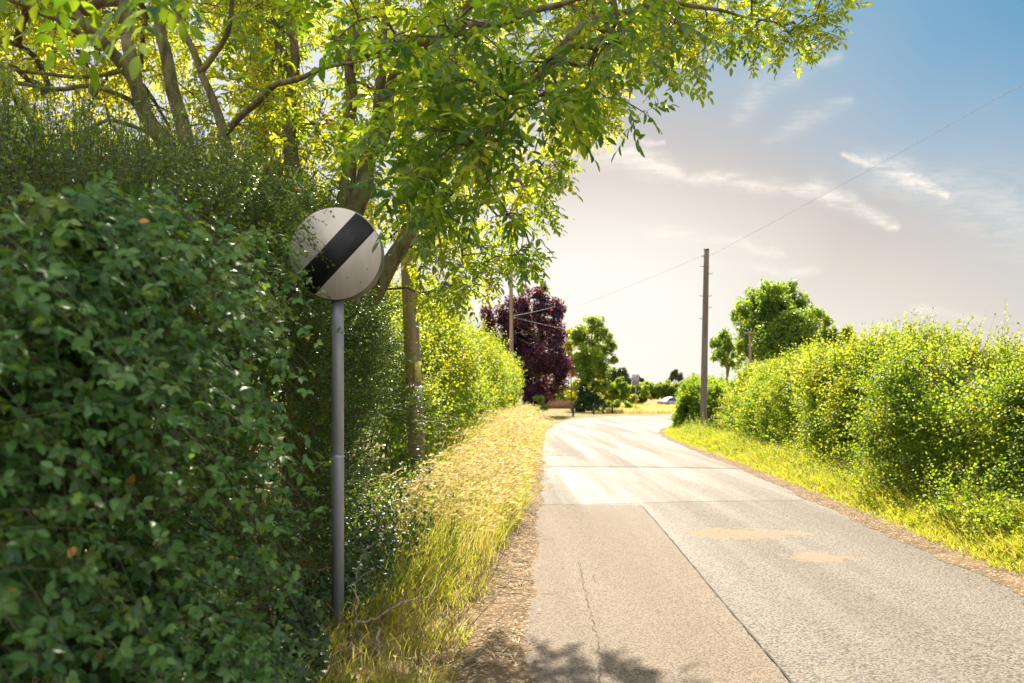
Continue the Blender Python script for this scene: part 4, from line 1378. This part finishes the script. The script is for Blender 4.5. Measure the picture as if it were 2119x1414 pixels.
g.box((-0.03, -0.012, -0.02), (0.03, 0.012, 0.02), 0, (PX, PY, SZ - 0.302))
g.build('bracket', M['steel'], sign)


# ------------------------------------------------------------------ poles and wires
def wood_pole(name, label, base, top, r0, r1, mat, group='wooden utility poles'):
    root = thing(name, base, label, 'utility pole', group)
    b, t = np.array(base, float), np.array(top, float)
    g = Geo()
    ts = np.linspace(0, 1, 10)[:, None]
    P = b * (1 - ts) + t * ts
    g.tube(P, np.linspace(r0, r1, 10), 14, cap=True)
    g.build('pole', mat, root, smooth=False)
    return root, b, t


root, b, t = wood_pole('utility_pole', 'pale brown wooden pole with a yellow plate against the left hedge', (-1.36, 11.6, 0), (-1.62, 11.5, 6.6), 0.125, 0.10, M['pole_wood'])
for (py, h, key, nm) in ((770, 0.30, 'plate_yellow', 'warning_plate'), (808, 0.12, 'plate_white', 'number_plate')):
    p = at(858, py, 11.55)
    q = b + (t - b) * (p[2] / 6.6)
    g = Geo()
    g.box((-0.055, -0.004, -h / 2), (0.055, 0.004, h / 2), R(38), (q[0] + 0.080, q[1] - 0.100, p[2]))
    g.build(nm, M[key], root)
root, b, t = wood_pole('utility_pole', 'thin pale pole standing before the purple tree above the hedge', gpt(1059, 47), gpt(1057, 47, EYE + (HY - 470) / FPX * 47), 0.13, 0.10, M['pole_wood'])
LP = t
root, b, t = wood_pole('utility_pole', 'tall leaning pole with climbing steps beside the right hedge', gpt(1455, 33.5), at(1462, 517, 33.5), 0.15, 0.105, M['pole_grey'])
RT = t
for (py, sides) in ((552, (-1,)), (567, (1,)), (613, (-1, 1)), (637, (1,)), (660, (-1,))):
    for s in sides:
        z = EYE + (HY - py) / FPX * 33.5
        q = b + (t - b) * (z / t[2])
        g = Geo()
        e = q + np.array((s * 0.10, 0, 0))
        g.tube([e, e + np.array((s * 0.13, -0.02, 0)), e + np.array((s * 0.16, -0.02, 0.035))], [0.014, 0.013, 0.012], 6, cap=True)
        g.build('climbing_step', M['steel'], root)
g = Geo()
g.lathe([(0.05, 0.0), (0.06, 0.04), (0.045, 0.1), (0.02, 0.13)], 10, (t[0] - 0.16, t[1], t[2] - 0.30))
g.build('insulator', M['plate_white'], root)
g = Geo()
g.lathe([(0.12, 0.0), (0.115, 0.03), (0.01, 0.06)], 14, (t[0], t[1], t[2]))
g.build('cap', M['steel'], root)
root, b, t = wood_pole('utility_pole', 'distant thin pole with a short cross arm before the large round tree', gpt(1553, 48), at(1552, 686, 48), 0.085, 0.065, M['pole_wood'])
g = Geo()
g.box((-0.35, -0.05, -0.06), (0.35, 0.05, 0.06), 0, (t[0], t[1] - 0.12, t[2] - 0.12))
g.build('cross_arm', M['pole_wood'], root)
mast = thing('mast', gpt(2003, 22), 'slim blue grey mast top showing above the right hedge', 'mast')
g = Geo()
mt = at(2000, 686, 22)
g.tube([gpt(2003, 22), mt], [0.035, 0.03], 10, cap=True)
g.build('pole', M['galv'], mast)
g = Geo()
g.lathe([(0.045, 0.0), (0.05, 0.05), (0.02, 0.09)], 10, tuple(mt))
g.build('cap', M['steel'], mast)


def wire(label, a, b, sag, r, group='overhead cables'):
    a, b = np.array(a, float), np.array(b, float)
    ts = np.linspace(0, 1, 24)[:, None]
    P = a * (1 - ts) + b * ts - np.array((0, 0, 1.0)) * sag * 4 * ts * (1 - ts)
    g = Geo()
    g.tube(P, r, 6)
    return tag(g.build('overhead_cable', M['wire'], smooth=True), label, 'cable', group)


e1 = at(2119, 160, 14.5)
att = RT + np.array((0.08, -0.05, -0.28))
wire('grey cable rising to the upper right from the tall leaning pole', att, att + (e1 - att) * 1.6, 0.12, 0.0045)
wire('faint cable running down left from the tall leaning pole', RT + np.array((-0.16, 0, -0.25)), at(1150, 648, 84), 0.15, 0.005)
lp = at(1060, 654, 47)
wire('upper pale cable from the thin pole across the purple tree', lp, at(1150, 634, 60), 0.05, 0.015)
wire('lower pale cable from the thin pole sloping down across the purple tree', lp - np.array((0, 0, 0.05)), at(1172, 681, 62), 0.05, 0.015)

# ------------------------------------------------------------------ bollards
BL = [(1124, 65.5, 'with a white band, nearest the tall dry grass'), (1186, 70.5, 'with a red reflector, standing alone at the lawn corner'),
      (1228.5, 79.0, 'leftmost of the close trio'), (1248, 82.5, 'in the middle of the close trio'), (1267, 86.0, 'with a red top, rightmost of the close trio')]
proto = thing('bollard', (0, 0, 0), 'black wooden bollard', 'bollard', 'bollards along the lawn edge')
g = Geo()
g.lathe([(0.085, 0.0), (0.085, 0.80), (0.07, 0.82), (0.07, 0.86), (0.085, 0.88), (0.085, 0.98)], 14)
g.build('post', M['black_plastic'], proto, smooth=False)
g = Geo()
g.lathe([(0.088, 0.98), (0.075, 1.03), (0.03, 1.06)], 14)
g.build('cap', M['black_plastic'], proto)
g = Geo()
g.box((-0.035, -0.094, 0.89), (0.035, -0.087, 0.96))
g.build('reflector', M['reflector'], proto)
g = Geo()
g.lathe([(0.0865, 0.40), (0.0865, 0.46)], 14)
g.build('band', M['plate_white'], proto)
kids = list(proto.children)
for i, (px, Y, lab) in enumerate(BL):
    r_ = proto if i == 0 else proto.copy()
    if i:
        COL.objects.link(r_)
        for c in kids:
            if c.name.startswith('band') and i:
                continue
            q = c.copy()
            COL.objects.link(q)
            q.parent = r_
    r_.location = gpt(px, Y, -0.02)
    r_['label'] = 'black bollard ' + lab

# ------------------------------------------------------------------ far things: post sign, wall, house, car
ps = thing('post_sign', gpt(1315, 92), 'grey rectangular sign seen from behind on a thin post', 'sign')
g = Geo()
g.tube([gpt(1315.5, 92, -0.05), gpt(1315, 92, 4.1)], 0.05, 10, cap=True)
g.build('post', M['galv'], ps)
c = at(1315, 786, 91.9)
g = Geo()
g.box((-0.40, -0.02, -0.58), (0.40, 0.02, 0.58), 0.0, tuple(c - np.array((0, 0.09, 0))))
pl = g.build('panel', M['galv'], ps)
for dz in (-0.3, 0.3):
    g = Geo()
    g.box((-0.36, -0.015, -0.03), (0.36, 0.015, 0.03), 0.0, tuple(c + np.array((0, -0.127, dz))))
    g.build('rail', M['galv'], pl)

gw = thing('garden_wall', gpt(1155, 106), 'low brown garden wall in the shade of the purple tree', 'wall')
g = Geo()
x0, x1 = (1118 - HX) / FPX * 106, (1196 - HX) / FPX * 106
g.box((x0, 105.9, -0.05), (x1, 106.12, 1.35))
g.build('wall', M['brick'], gw)
g = Geo()
g.box((x0 - 0.05, 105.86, 1.353), (x1 + 0.05, 106.16, 1.42))
g.build('coping', M['roof_tile'], gw)

hs = thing('house', gpt(1450, 150), 'pale house with a brown roof half hidden behind the right bush', 'house')
hx, hy, hz = gpt(1452, 150, 0.4)
g = Geo()
g.box((hx - 4.2, hy, 0.3), (hx + 4.2, hy + 7, 3.6))
g.build('wall', M['wall_render'], hs)
g = Geo()
rz0, rz1 = 3.55, EYE + (HY - 776) / FPX * 150
V = np.array([(hx - 4.6, hy - 0.4, rz0), (hx + 4.6, hy - 0.4, rz0), (hx + 4.6, hy + 7.4, rz0), (hx - 4.6, hy + 7.4, rz0), (hx - 1.6, hy + 3.5, rz1), (hx + 1.6, hy + 3.5, rz1)])
g.add(V, [(0, 1, 5, 4), (1, 2, 5), (2, 3, 4, 5), (3, 0, 4), (0, 3, 2, 1)])
g.build('roof', M['roof_tile'], hs)
for dx in (-2.4, 0.4, 2.6):
    g = Geo()
    g.box((hx + dx - 0.55, hy - 0.03, 1.5), (hx + dx + 0.55, hy - 0.004, 2.7))
    g.build('window', M['glass_dark'], hs)


def far_car(label, x, y, z, rot):
    root = thing('car', (x, y, z), label, 'car')
    prof = [(-2.1, .35), (-2.12, .65), (-2.0, .88), (-1.55, .95), (-1.0, 1.38), (-0.3, 1.47), (0.6, 1.42), (1.15, 1.02), (1.9, .88), (2.1, .7), (2.12, .38)]
    c_, s_ = math.cos(rot), math.sin(rot)

    def tr(P):
        P = np.asarray(P, float)
        return np.stack((x + P[:, 0] * c_ - P[:, 1] * s_, y + P[:, 0] * s_ + P[:, 1] * c_, z + P[:, 2]), -1)
    g = Geo()
    n_ = len(prof)
    V = []
    for w in (-0.86, -0.82, 0.82, 0.86):
        for (a, h) in prof:
            ins = 0.14 if h > 1.2 else 0.0
            k = 1.0 if abs(w) < 0.85 else 0.985
            V.append((a * k, math.copysign(abs(w) - ins, w), 0.9 + (h - 0.9) * k))
    fc = []
    for r in range(3):
        for i in range(n_):
            j = (i + 1) % n_
            fc.append((r * n_ + i, (r + 1) * n_ + i, (r + 1) * n_ + j, r * n_ + j))
    fc.append(tuple(range(n_)))
    fc.append(tuple(range(3 * n_, 4 * n_))[::-1])
    g.add(tr(V), fc)
    body = g.build('body', M['car_paint'], root)
    for s in (-1, 1):
        g = Geo()
        q = [(-1.3, s * .885, 1.0), (0.9, s * .885, 1.0), (0.5, s * .745, 1.36), (-0.9, s * .745, 1.34)]
        g.add(tr(np.array(q + [(a, b_ - s * 0.02, h) for a, b_, h in q])), [(0, 1, 2, 3), (7, 6, 5, 4), (0, 4, 5, 1), (1, 5, 6, 2), (2, 6, 7, 3), (3, 7, 4, 0)])
        g.build('window', M['glass_dark'], root)
        for a in (-1.3, 1.3):
            g = Geo()
            th = np.linspace(0, 2 * math.pi, 18, endpoint=False)
            rings = [np.stack((a + r_ * np.cos(th), np.full(18, s * w), 0.32 + r_ * np.sin(th)), -1) for r_, w in ((0.32, 0.70), (0.32, 0.89), (0.2, 0.895))]
            V = tr(np.concatenate(rings))
            g.add(V, [(k * 18 + i, k * 18 + (i + 1) % 18, (k + 1) * 18 + (i + 1) % 18, (k + 1) * 18 + i) for k in (0, 1) for i in range(18)] + [tuple(36 + i for i in range(18))])
            g.build('wheel', M['rubber'], root)
    for s in (-0.6, 0.6):
        g = Geo()
        V = tr([(-2.14, s - .15, .66), (-2.14, s + .15, .66), (-2.06, s + .15, .82), (-2.06, s - .15, .82), (-2.0, s - .15, .66), (-2.0, s + .15, .66)])
        g.add(V, [(0, 1, 2, 3), (0, 4, 5, 1), (3, 2, 5, 4)])
        g.build('tail_light', M['lamp_red'], root)


far_car('silver car parked beyond the dry golden field', *gpt(1392, 118, 0.30), R(20))


# ------------------------------------------------------------------ grass, weeds, litter
def blades(geo, B, H, lean, width, val, bend=0.5, wind=np.array((0.0, 0.0))):
    n = len(B)
    az = rng.random(n) * 6.283
    ld = np.stack((np.cos(az) + wind[0], np.sin(az) + wind[1], np.zeros(n)), -1)
    ld = ld / np.maximum(1.0, np.linalg.norm(ld, axis=1, keepdims=True))
    wd = np.stack((-np.sin(az), np.cos(az), np.zeros(n)), -1)
    wd = unit(wd * 0.6 + np.array((0.8, 0, 0)))
    V = []
    for t, w in ((0, 1), (0.38, 0.9), (0.72, 0.6), (1.0, 0.0)):
        p = B + np.array((0, 0, 1.0)) * (H * t * (1 - 0.25 * lean * t))[:, None] + ld * (H * lean * t ** (1 + bend))[:, None]
        if w > 0:
            V += [p - wd * (width * w * 0.5)[:, None], p + wd * (width * w * 0.5)[:, None]]
        else:
            V += [p]
    geo.add(np.stack(V, 1), [(0, 1, 3, 2), (2, 3, 5, 4), (4, 5, 6)], val)
    return V[-1], ld


def strip_points(n, y0, y1, side, d0, d1, power=1.0, density=None):
    """random points on the verge, d metres away from the road edge"""
    y = y0 * (y1 / y0) ** (rng.random(n) ** power)
    d = d0 + (d1 - d0) * rng.random(n)
    x = left_x(y) - d if side == 'l' else right_x(y) + d
    P = np.stack((x, y, np.zeros(n)), -1)
    if density is not None:
        k = rng.random(n) < density(P, d)
        P, d = P[k], d[k]
    P[:, 2] = ground_h(P[:, 0], P[:, 1])
    return P, d


# tall dry grass with feathery heads on the left verge
gg = Geo()
P, d = strip_points(36000, 4.6, 42.0, 'l', 0.12, 1.75, 0.9, lambda P, d: ((P[:, 1] > 10) | (d < 1.12)) * np.clip(1.2 * vnoise(P * np.array((1.6, 0.8, 1)), 51) + 0.1, 0, 1) * np.clip((P[:, 1] - 5.0) / 3.0, 0.05, 1) * np.clip((d - 0.1 - 0.5 * np.clip((9 - P[:, 1]) / 4, 0, 1)) * 3, 0, 1))
n = len(P)
far = np.clip((P[:, 1] - 7) / 9, 0, 1)
dry = rng.random(n) < (0.14 + 0.30 * far * np.clip(1.2 - d, 0.05, 1)) * (0.3 + 1.4 * vnoise(P * 0.8, 321))
H = (0.24 + 0.32 * rng.random(n)) * (0.8 + 0.8 * far) * (0.8 + 0.25 * np.clip(d, 0, 1.0)) * (0.75 + 0.7 * vnoise(P * 1.1, 325)) * (1 + 0.25 * far) * np.where((P[:, 1] > 22) & (d < 0.9), 0.42, 1.0)
v = np.where(dry, 0.66 + 0.3 * rng.random(n), np.clip(0.05 + 0.42 * rng.random(n) + 0.3 * (vnoise(P * 1.4, 322) - 0.5), 0, 0.5))
blades(gg, P, H, 0.35 + 0.5 * rng.random(n), (0.0035 + 0.0035 * rng.random(n)) * (1 + 0.045 * P[:, 1]), v, 0.7, np.array((0.45, -0.1)))
# flowering stalks
P, d = strip_points(5200, 6.5, 40.0, 'l', 0.3, 1.35, 0.85, lambda P, d: np.clip(1.5 * vnoise(P * np.array((1.5, 0.6, 1)) + 9, 52) - 0.1, 0, 1) * ((P[:, 1] < 24) | (d > 0.9)))
n = len(P)
H = 0.5 + 0.4 * rng.random(n) + 0.42 * np.clip((P[:, 1] - 9) / 8, 0, 1)
lean = 0.22 + 0.32 * rng.random(n)
tipP, ld = blades(gg, P, H, lean, np.full(n, 0.003) * (1 + 0.05 * P[:, 1]), 0.55 + 0.45 * rng.random(n), 0.8, np.array((0.9, -0.15)))
hd = unit(ld * 0.9 + np.array((0.35, 0, 0.35)) + rnd(n, 0.15))
for j in range(9):
    q = tipP - hd * 0.04 + hd * (0.021 * j) + np.array((0, 0, -1)) * (0.0011 * j * j)
    s = (1 - 0.05 * j) * (1 + 0.03 * P[:, 1])
    leaves(gg, q, hd + rnd(n, 0.14), rnd(n), 0.055 * s, 0.0085 * s, 0.72 + 0.28 * rng.random(n), T_DIAMOND)
tag(gg.build('tall_grass', M['grass']), 'tall dry straw coloured grass on the left verge', 'grass', kind='stuff')

# short green and mixed grass: left verge near the pole, right verge
gg = Geo()
P, d = strip_points(15000, 3.6, 14.0, 'l', 0.30, 1.2, 1.0, lambda P, d: np.clip(1.5 * vnoise(P * 2.2, 61) - 0.15, 0, 1) * np.clip(d * 1.1, 0.1, 1))
n = len(P)
v = np.where(rng.random(n) < 0.3, 0.6 + 0.4 * rng.random(n), 0.1 + 0.4 * rng.random(n))
blades(gg, P, 0.08 + 0.2 * rng.random(n), 0.4 + 0.7 * rng.random(n), 0.004 + 0.003 * rng.random(n), v, 0.9, np.array((0.3, -0.2)))
tag(gg.build('short_grass', M['grass']), 'sparse short grass at the foot of the sign pole', 'grass', kind='stuff')
gg = Geo()
P, d = strip_points(60000, 5.0, 46.0, 'r', 0.16, 1.5, 0.9, lambda P, d: np.clip(1.6 * vnoise(P * np.array((1.6, 1.1, 1)), 62) + 0.05, 0, 1) * np.clip((d - 0.1) * 2.2, 0.06, 1))
n = len(P)
v = np.where(rng.random(n) < 0.18, 0.6 + 0.35 * rng.random(n), 0.15 + 0.4 * rng.random(n))
blades(gg, P, (0.07 + 0.18 * rng.random(n)) * (0.6 + 1.3 * np.clip(d - 0.3, 0, 1)) * (0.6 + 0.9 * vnoise(P * 1.7, 331)), 0.4 + 0.7 * rng.random(n), (0.005 + 0.004 * rng.random(n)) * (1 + 0.05 * P[:, 1]), v, 0.9)
tag(gg.build('verge_grass', M['grass']), 'bright green grass along the right verge', 'grass', kind='stuff')

# thin reddish brown dead stems among the grass by the pole
gg = Geo()
n = 260
y = 4.4 + 2.6 * rng.random(n)
x = left_x(y) - 0.35 - 0.85 * rng.random(n)
for i in range(n):
    p = np.array((x[i], y[i], float(ground_h(x[i], y[i]))))
    h = 0.12 + 0.3 * rng.random() ** 1.6
    a = rng.normal(0, 0.5, 2) + np.array((0.25, -0.1))
    q = p + np.array((a[0] * h, a[1] * h, h))
    gg.tube(spline([p, (p + q) / 2 + rng.normal(0, 0.02, 3), q], 4), np.linspace(0.0022, 0.001, 9), 4)
    if rng.random() < 0.4:
        m_ = (p + q) / 2
        gg.tube(np.array([m_, m_ + rng.normal(0, 0.05, 3) + np.array((0, 0, 0.05))]), [0.0014, 0.0008], 4)
tag(gg.build('dry_stems', M['dead_stem']), 'thin brown dead stems standing in the grass beside the sign pole', 'dry stems', kind='stuff')

# leafy weeds in front of both hedges
gw_, sw_ = Geo(), Geo()
P, d = strip_points(3200, 7.0, 42.0, 'l', 0.6, 1.8, 0.9, lambda P, d: np.clip(1.5 * vnoise(P * 0.9, 71), 0, 1))
shoots(gw_, sw_, P, np.array((0.1, 0, 1.0)) + rnd(len(P), 0.25), (0.4 + 0.5 * rng.random(len(P))) * (0.8 + P[:, 1] / 50), 14, 0.045 * (0.8 + P[:, 1] / 40), 0.03 * (0.8 + P[:, 1] / 40), T_OVAL, 0.1, 0.003, (0.5, 0.25))
P, d = strip_points(7500, 6.5, 44.0, 'r', 0.4, 1.75, 0.9, lambda P, d: np.clip(1.5 * vnoise(P * 0.9 + 4, 72), 0, 1) * np.clip(d - 0.3, 0.1, 1))
hh = (0.14 + 0.55 * rng.random(len(P)) ** 1.5) * np.clip(d, 0.45, 1.5)
shoots(gw_, sw_, P, np.array((-0.1, 0, 1.0)) + rnd(len(P), 0.3), hh, 11, 0.042 * (0.75 + P[:, 1] / 40), 0.03 * (0.75 + P[:, 1] / 40), T_OVAL, 0.1, 0.003, (0.55, 0.25))
wd_root = tag(gw_.build('weeds', M['haw_light']), 'leafy green weeds growing before the hedges', 'weeds', kind='stuff')
sw_.build('stem', M['cane'], wd_root)

# brown dock stalks before the right hedge
for i, (px, py, Y, h, lab) in enumerate(((1643, 905, 19.0, 0.95, 'leftmost brown dock stalk before the right hedge'), (1665, 915, 18.4, 0.85, 'second brown dock stalk from the left before the right hedge'),
                                         (1678, 912, 18.0, 0.8, 'third brown dock stalk from the left before the right hedge'), (1690, 930, 17.2, 0.8, 'rightmost brown dock stalk of the group before the right hedge'),
                                         (1866, 985, 11.2, 0.75, 'lone thin reddish dock stalk before the near right hedge'))):
    x = (px - HX) / FPX * Y
    root = thing('dock_stalk', (x, Y, 0.08), lab, 'dock plant', 'dock stalks on the right verge')
    sg, lg = Geo(), Geo()
    pts = spline([(x, Y, 0.05), (x + 0.03, Y, 0.05 + h * 0.5), (x + 0.02, Y, 0.05 + h)], 6)
    sg.tube(pts, np.linspace(0.006, 0.003, len(pts)), 5)
    sg.build('stalk', M['twig'], root)
    m = 320 if i < 4 else 90
    t = 0.5 + 0.5 * rng.random(m)
    q = np.stack([np.interp(t, np.linspace(0, 1, len(pts)), pts[:, k]) for k in range(3)], -1)
    rr_ = (0.035 if i < 4 else 0.014) * (1.25 - t)
    q = q + rnd(m, 1.0) * rr_[:, None]
    leaves(lg, q, rnd(m), rnd(m), 0.022, 0.018, np.clip(rng.normal(0.8, 0.1, m), 0, 1), T_DIAMOND)
    lg.build('seed_head', M['straw'], root)

# fallen sticks by the pole
STK = [([(738, 1292, 5.0), (775, 1280, 5.05), (830, 1250, 5.3), (885, 1236, 5.6)], 0.010, 'long pale curved stick lying right of the sign pole'),
       ([(735, 1300, 4.95), (738, 1250, 5.05), (736, 1200, 5.1), (752, 1150, 5.1), (772, 1122, 5.1)], 0.006, 'thin upright bent twig close beside the sign pole'),
       ([(725, 1330, 4.75), (735, 1370, 4.55), (748, 1400, 4.4)], 0.013, 'short mossy stick at the bottom below the sign pole'),
       ([(780, 1300, 4.85), (783, 1345, 4.65), (786, 1390, 4.5)], 0.012, 'broken grey stick standing in the grass right of the pole'),
       ([(650, 1388, 4.5), (680, 1378, 4.55), (705, 1372, 4.6)], 0.014, 'stubby branch end in the ivy left of the pole foot'),
       ([(925, 1412, 4.35), (955, 1375, 4.6), (1000, 1340, 4.85), (1046, 1262, 5.3)], 0.006, 'long brown stem slanting over the dirt at the road edge'),
       ([(890, 1235, 5.6), (905, 1195, 5.9), (896, 1150, 6.0)], 0.005, 'dark dead twig standing in the yellow grass')]
for pts, r_, lab in STK:
    Pp = []
    for (px, py, Y) in pts:
        p = at(px, py, Y)
        p[2] = max(p[2], ground_h(p[0], p[1]) + r_ * 0.5)
        Pp.append(p)
    Pp = spline(Pp, 6)
    Pp[1:-1] += rnd(len(Pp) - 2, 0.006)
    g = Geo()
    g.tube(Pp, np.linspace(r_, r_ * 0.55, len(Pp)), 7, cap=True)
    if len(Pp) > 12:
        k = len(Pp) // 2
        g.tube(spline([Pp[k], Pp[k] + np.array((0.05, 0.0, 0.05)), Pp[k] + np.array((0.12, 0.03, 0.07))], 4), np.linspace(r_ * 0.5, r_ * 0.2, 9), 5)
    tag(g.build('fallen_stick', M['deadwood'], smooth=True), lab, 'stick', 'sticks around the sign pole')

# straw litter and dead leaves on the dirt edges
lg = Geo()
for side, n in (('l', 3600), ('r', 3000)):
    P, d = strip_points(n, 3.8, 26.0, side, -0.02, 0.7, 1.0, lambda P, d: np.clip(2.0 * vnoise(P * 2.5, 81) - 0.3, 0, 1))
    m = len(P)
    P[:, 2] = np.maximum(P[:, 2], 0.0) + 0.03
    az = rng.random(m) * 6.283
    D = np.stack((np.cos(az), np.sin(az), 0.12 * rng.normal(size=m)), -1)
    leaves(lg, P, D, np.array((0, 0, 1.0)) + rnd(m, 0.3), 0.04 + 0.13 * rng.random(m) ** 2, 0.004 + 0.003 * rng.random(m), 0.7 + 0.3 * rng.random(m), T_DIAMOND)
    leaves(lg, P[::4] + rnd(len(P[::4]), 0.05) * np.array((1, 1, 0)), rnd(len(P[::4])) * np.array((1, 1, 0.1)), np.array((0, 0, 1.0)) + rnd(len(P[::4]), 0.3), 0.03, 0.02, 0.5, T_OVAL)
tag(lg.build('straw_litter', M['straw']), 'dry straw and dead leaves along the road edges', 'litter', kind='stuff')

# golden field beyond the bend
gg = Geo()
n = 16000
y = 86 + 24 * rng.random(n)
x = ((1255 + 180 * rng.random(n)) - HX) / FPX * y
P = np.stack((x, y, ground_h(x, y)), -1)
blades(gg, P, 0.3 + 0.35 * rng.random(n), 0.3 + 0.3 * rng.random(n), np.full(n, 0.035), np.where(rng.random(n) < 0.12, 0.35, 0.6 + 0.4 * rng.random(n)), 0.7)
tag(gg.build('field_grass', M['grass']), 'golden dry grass of the field past the road bend', 'grass', kind='stuff')
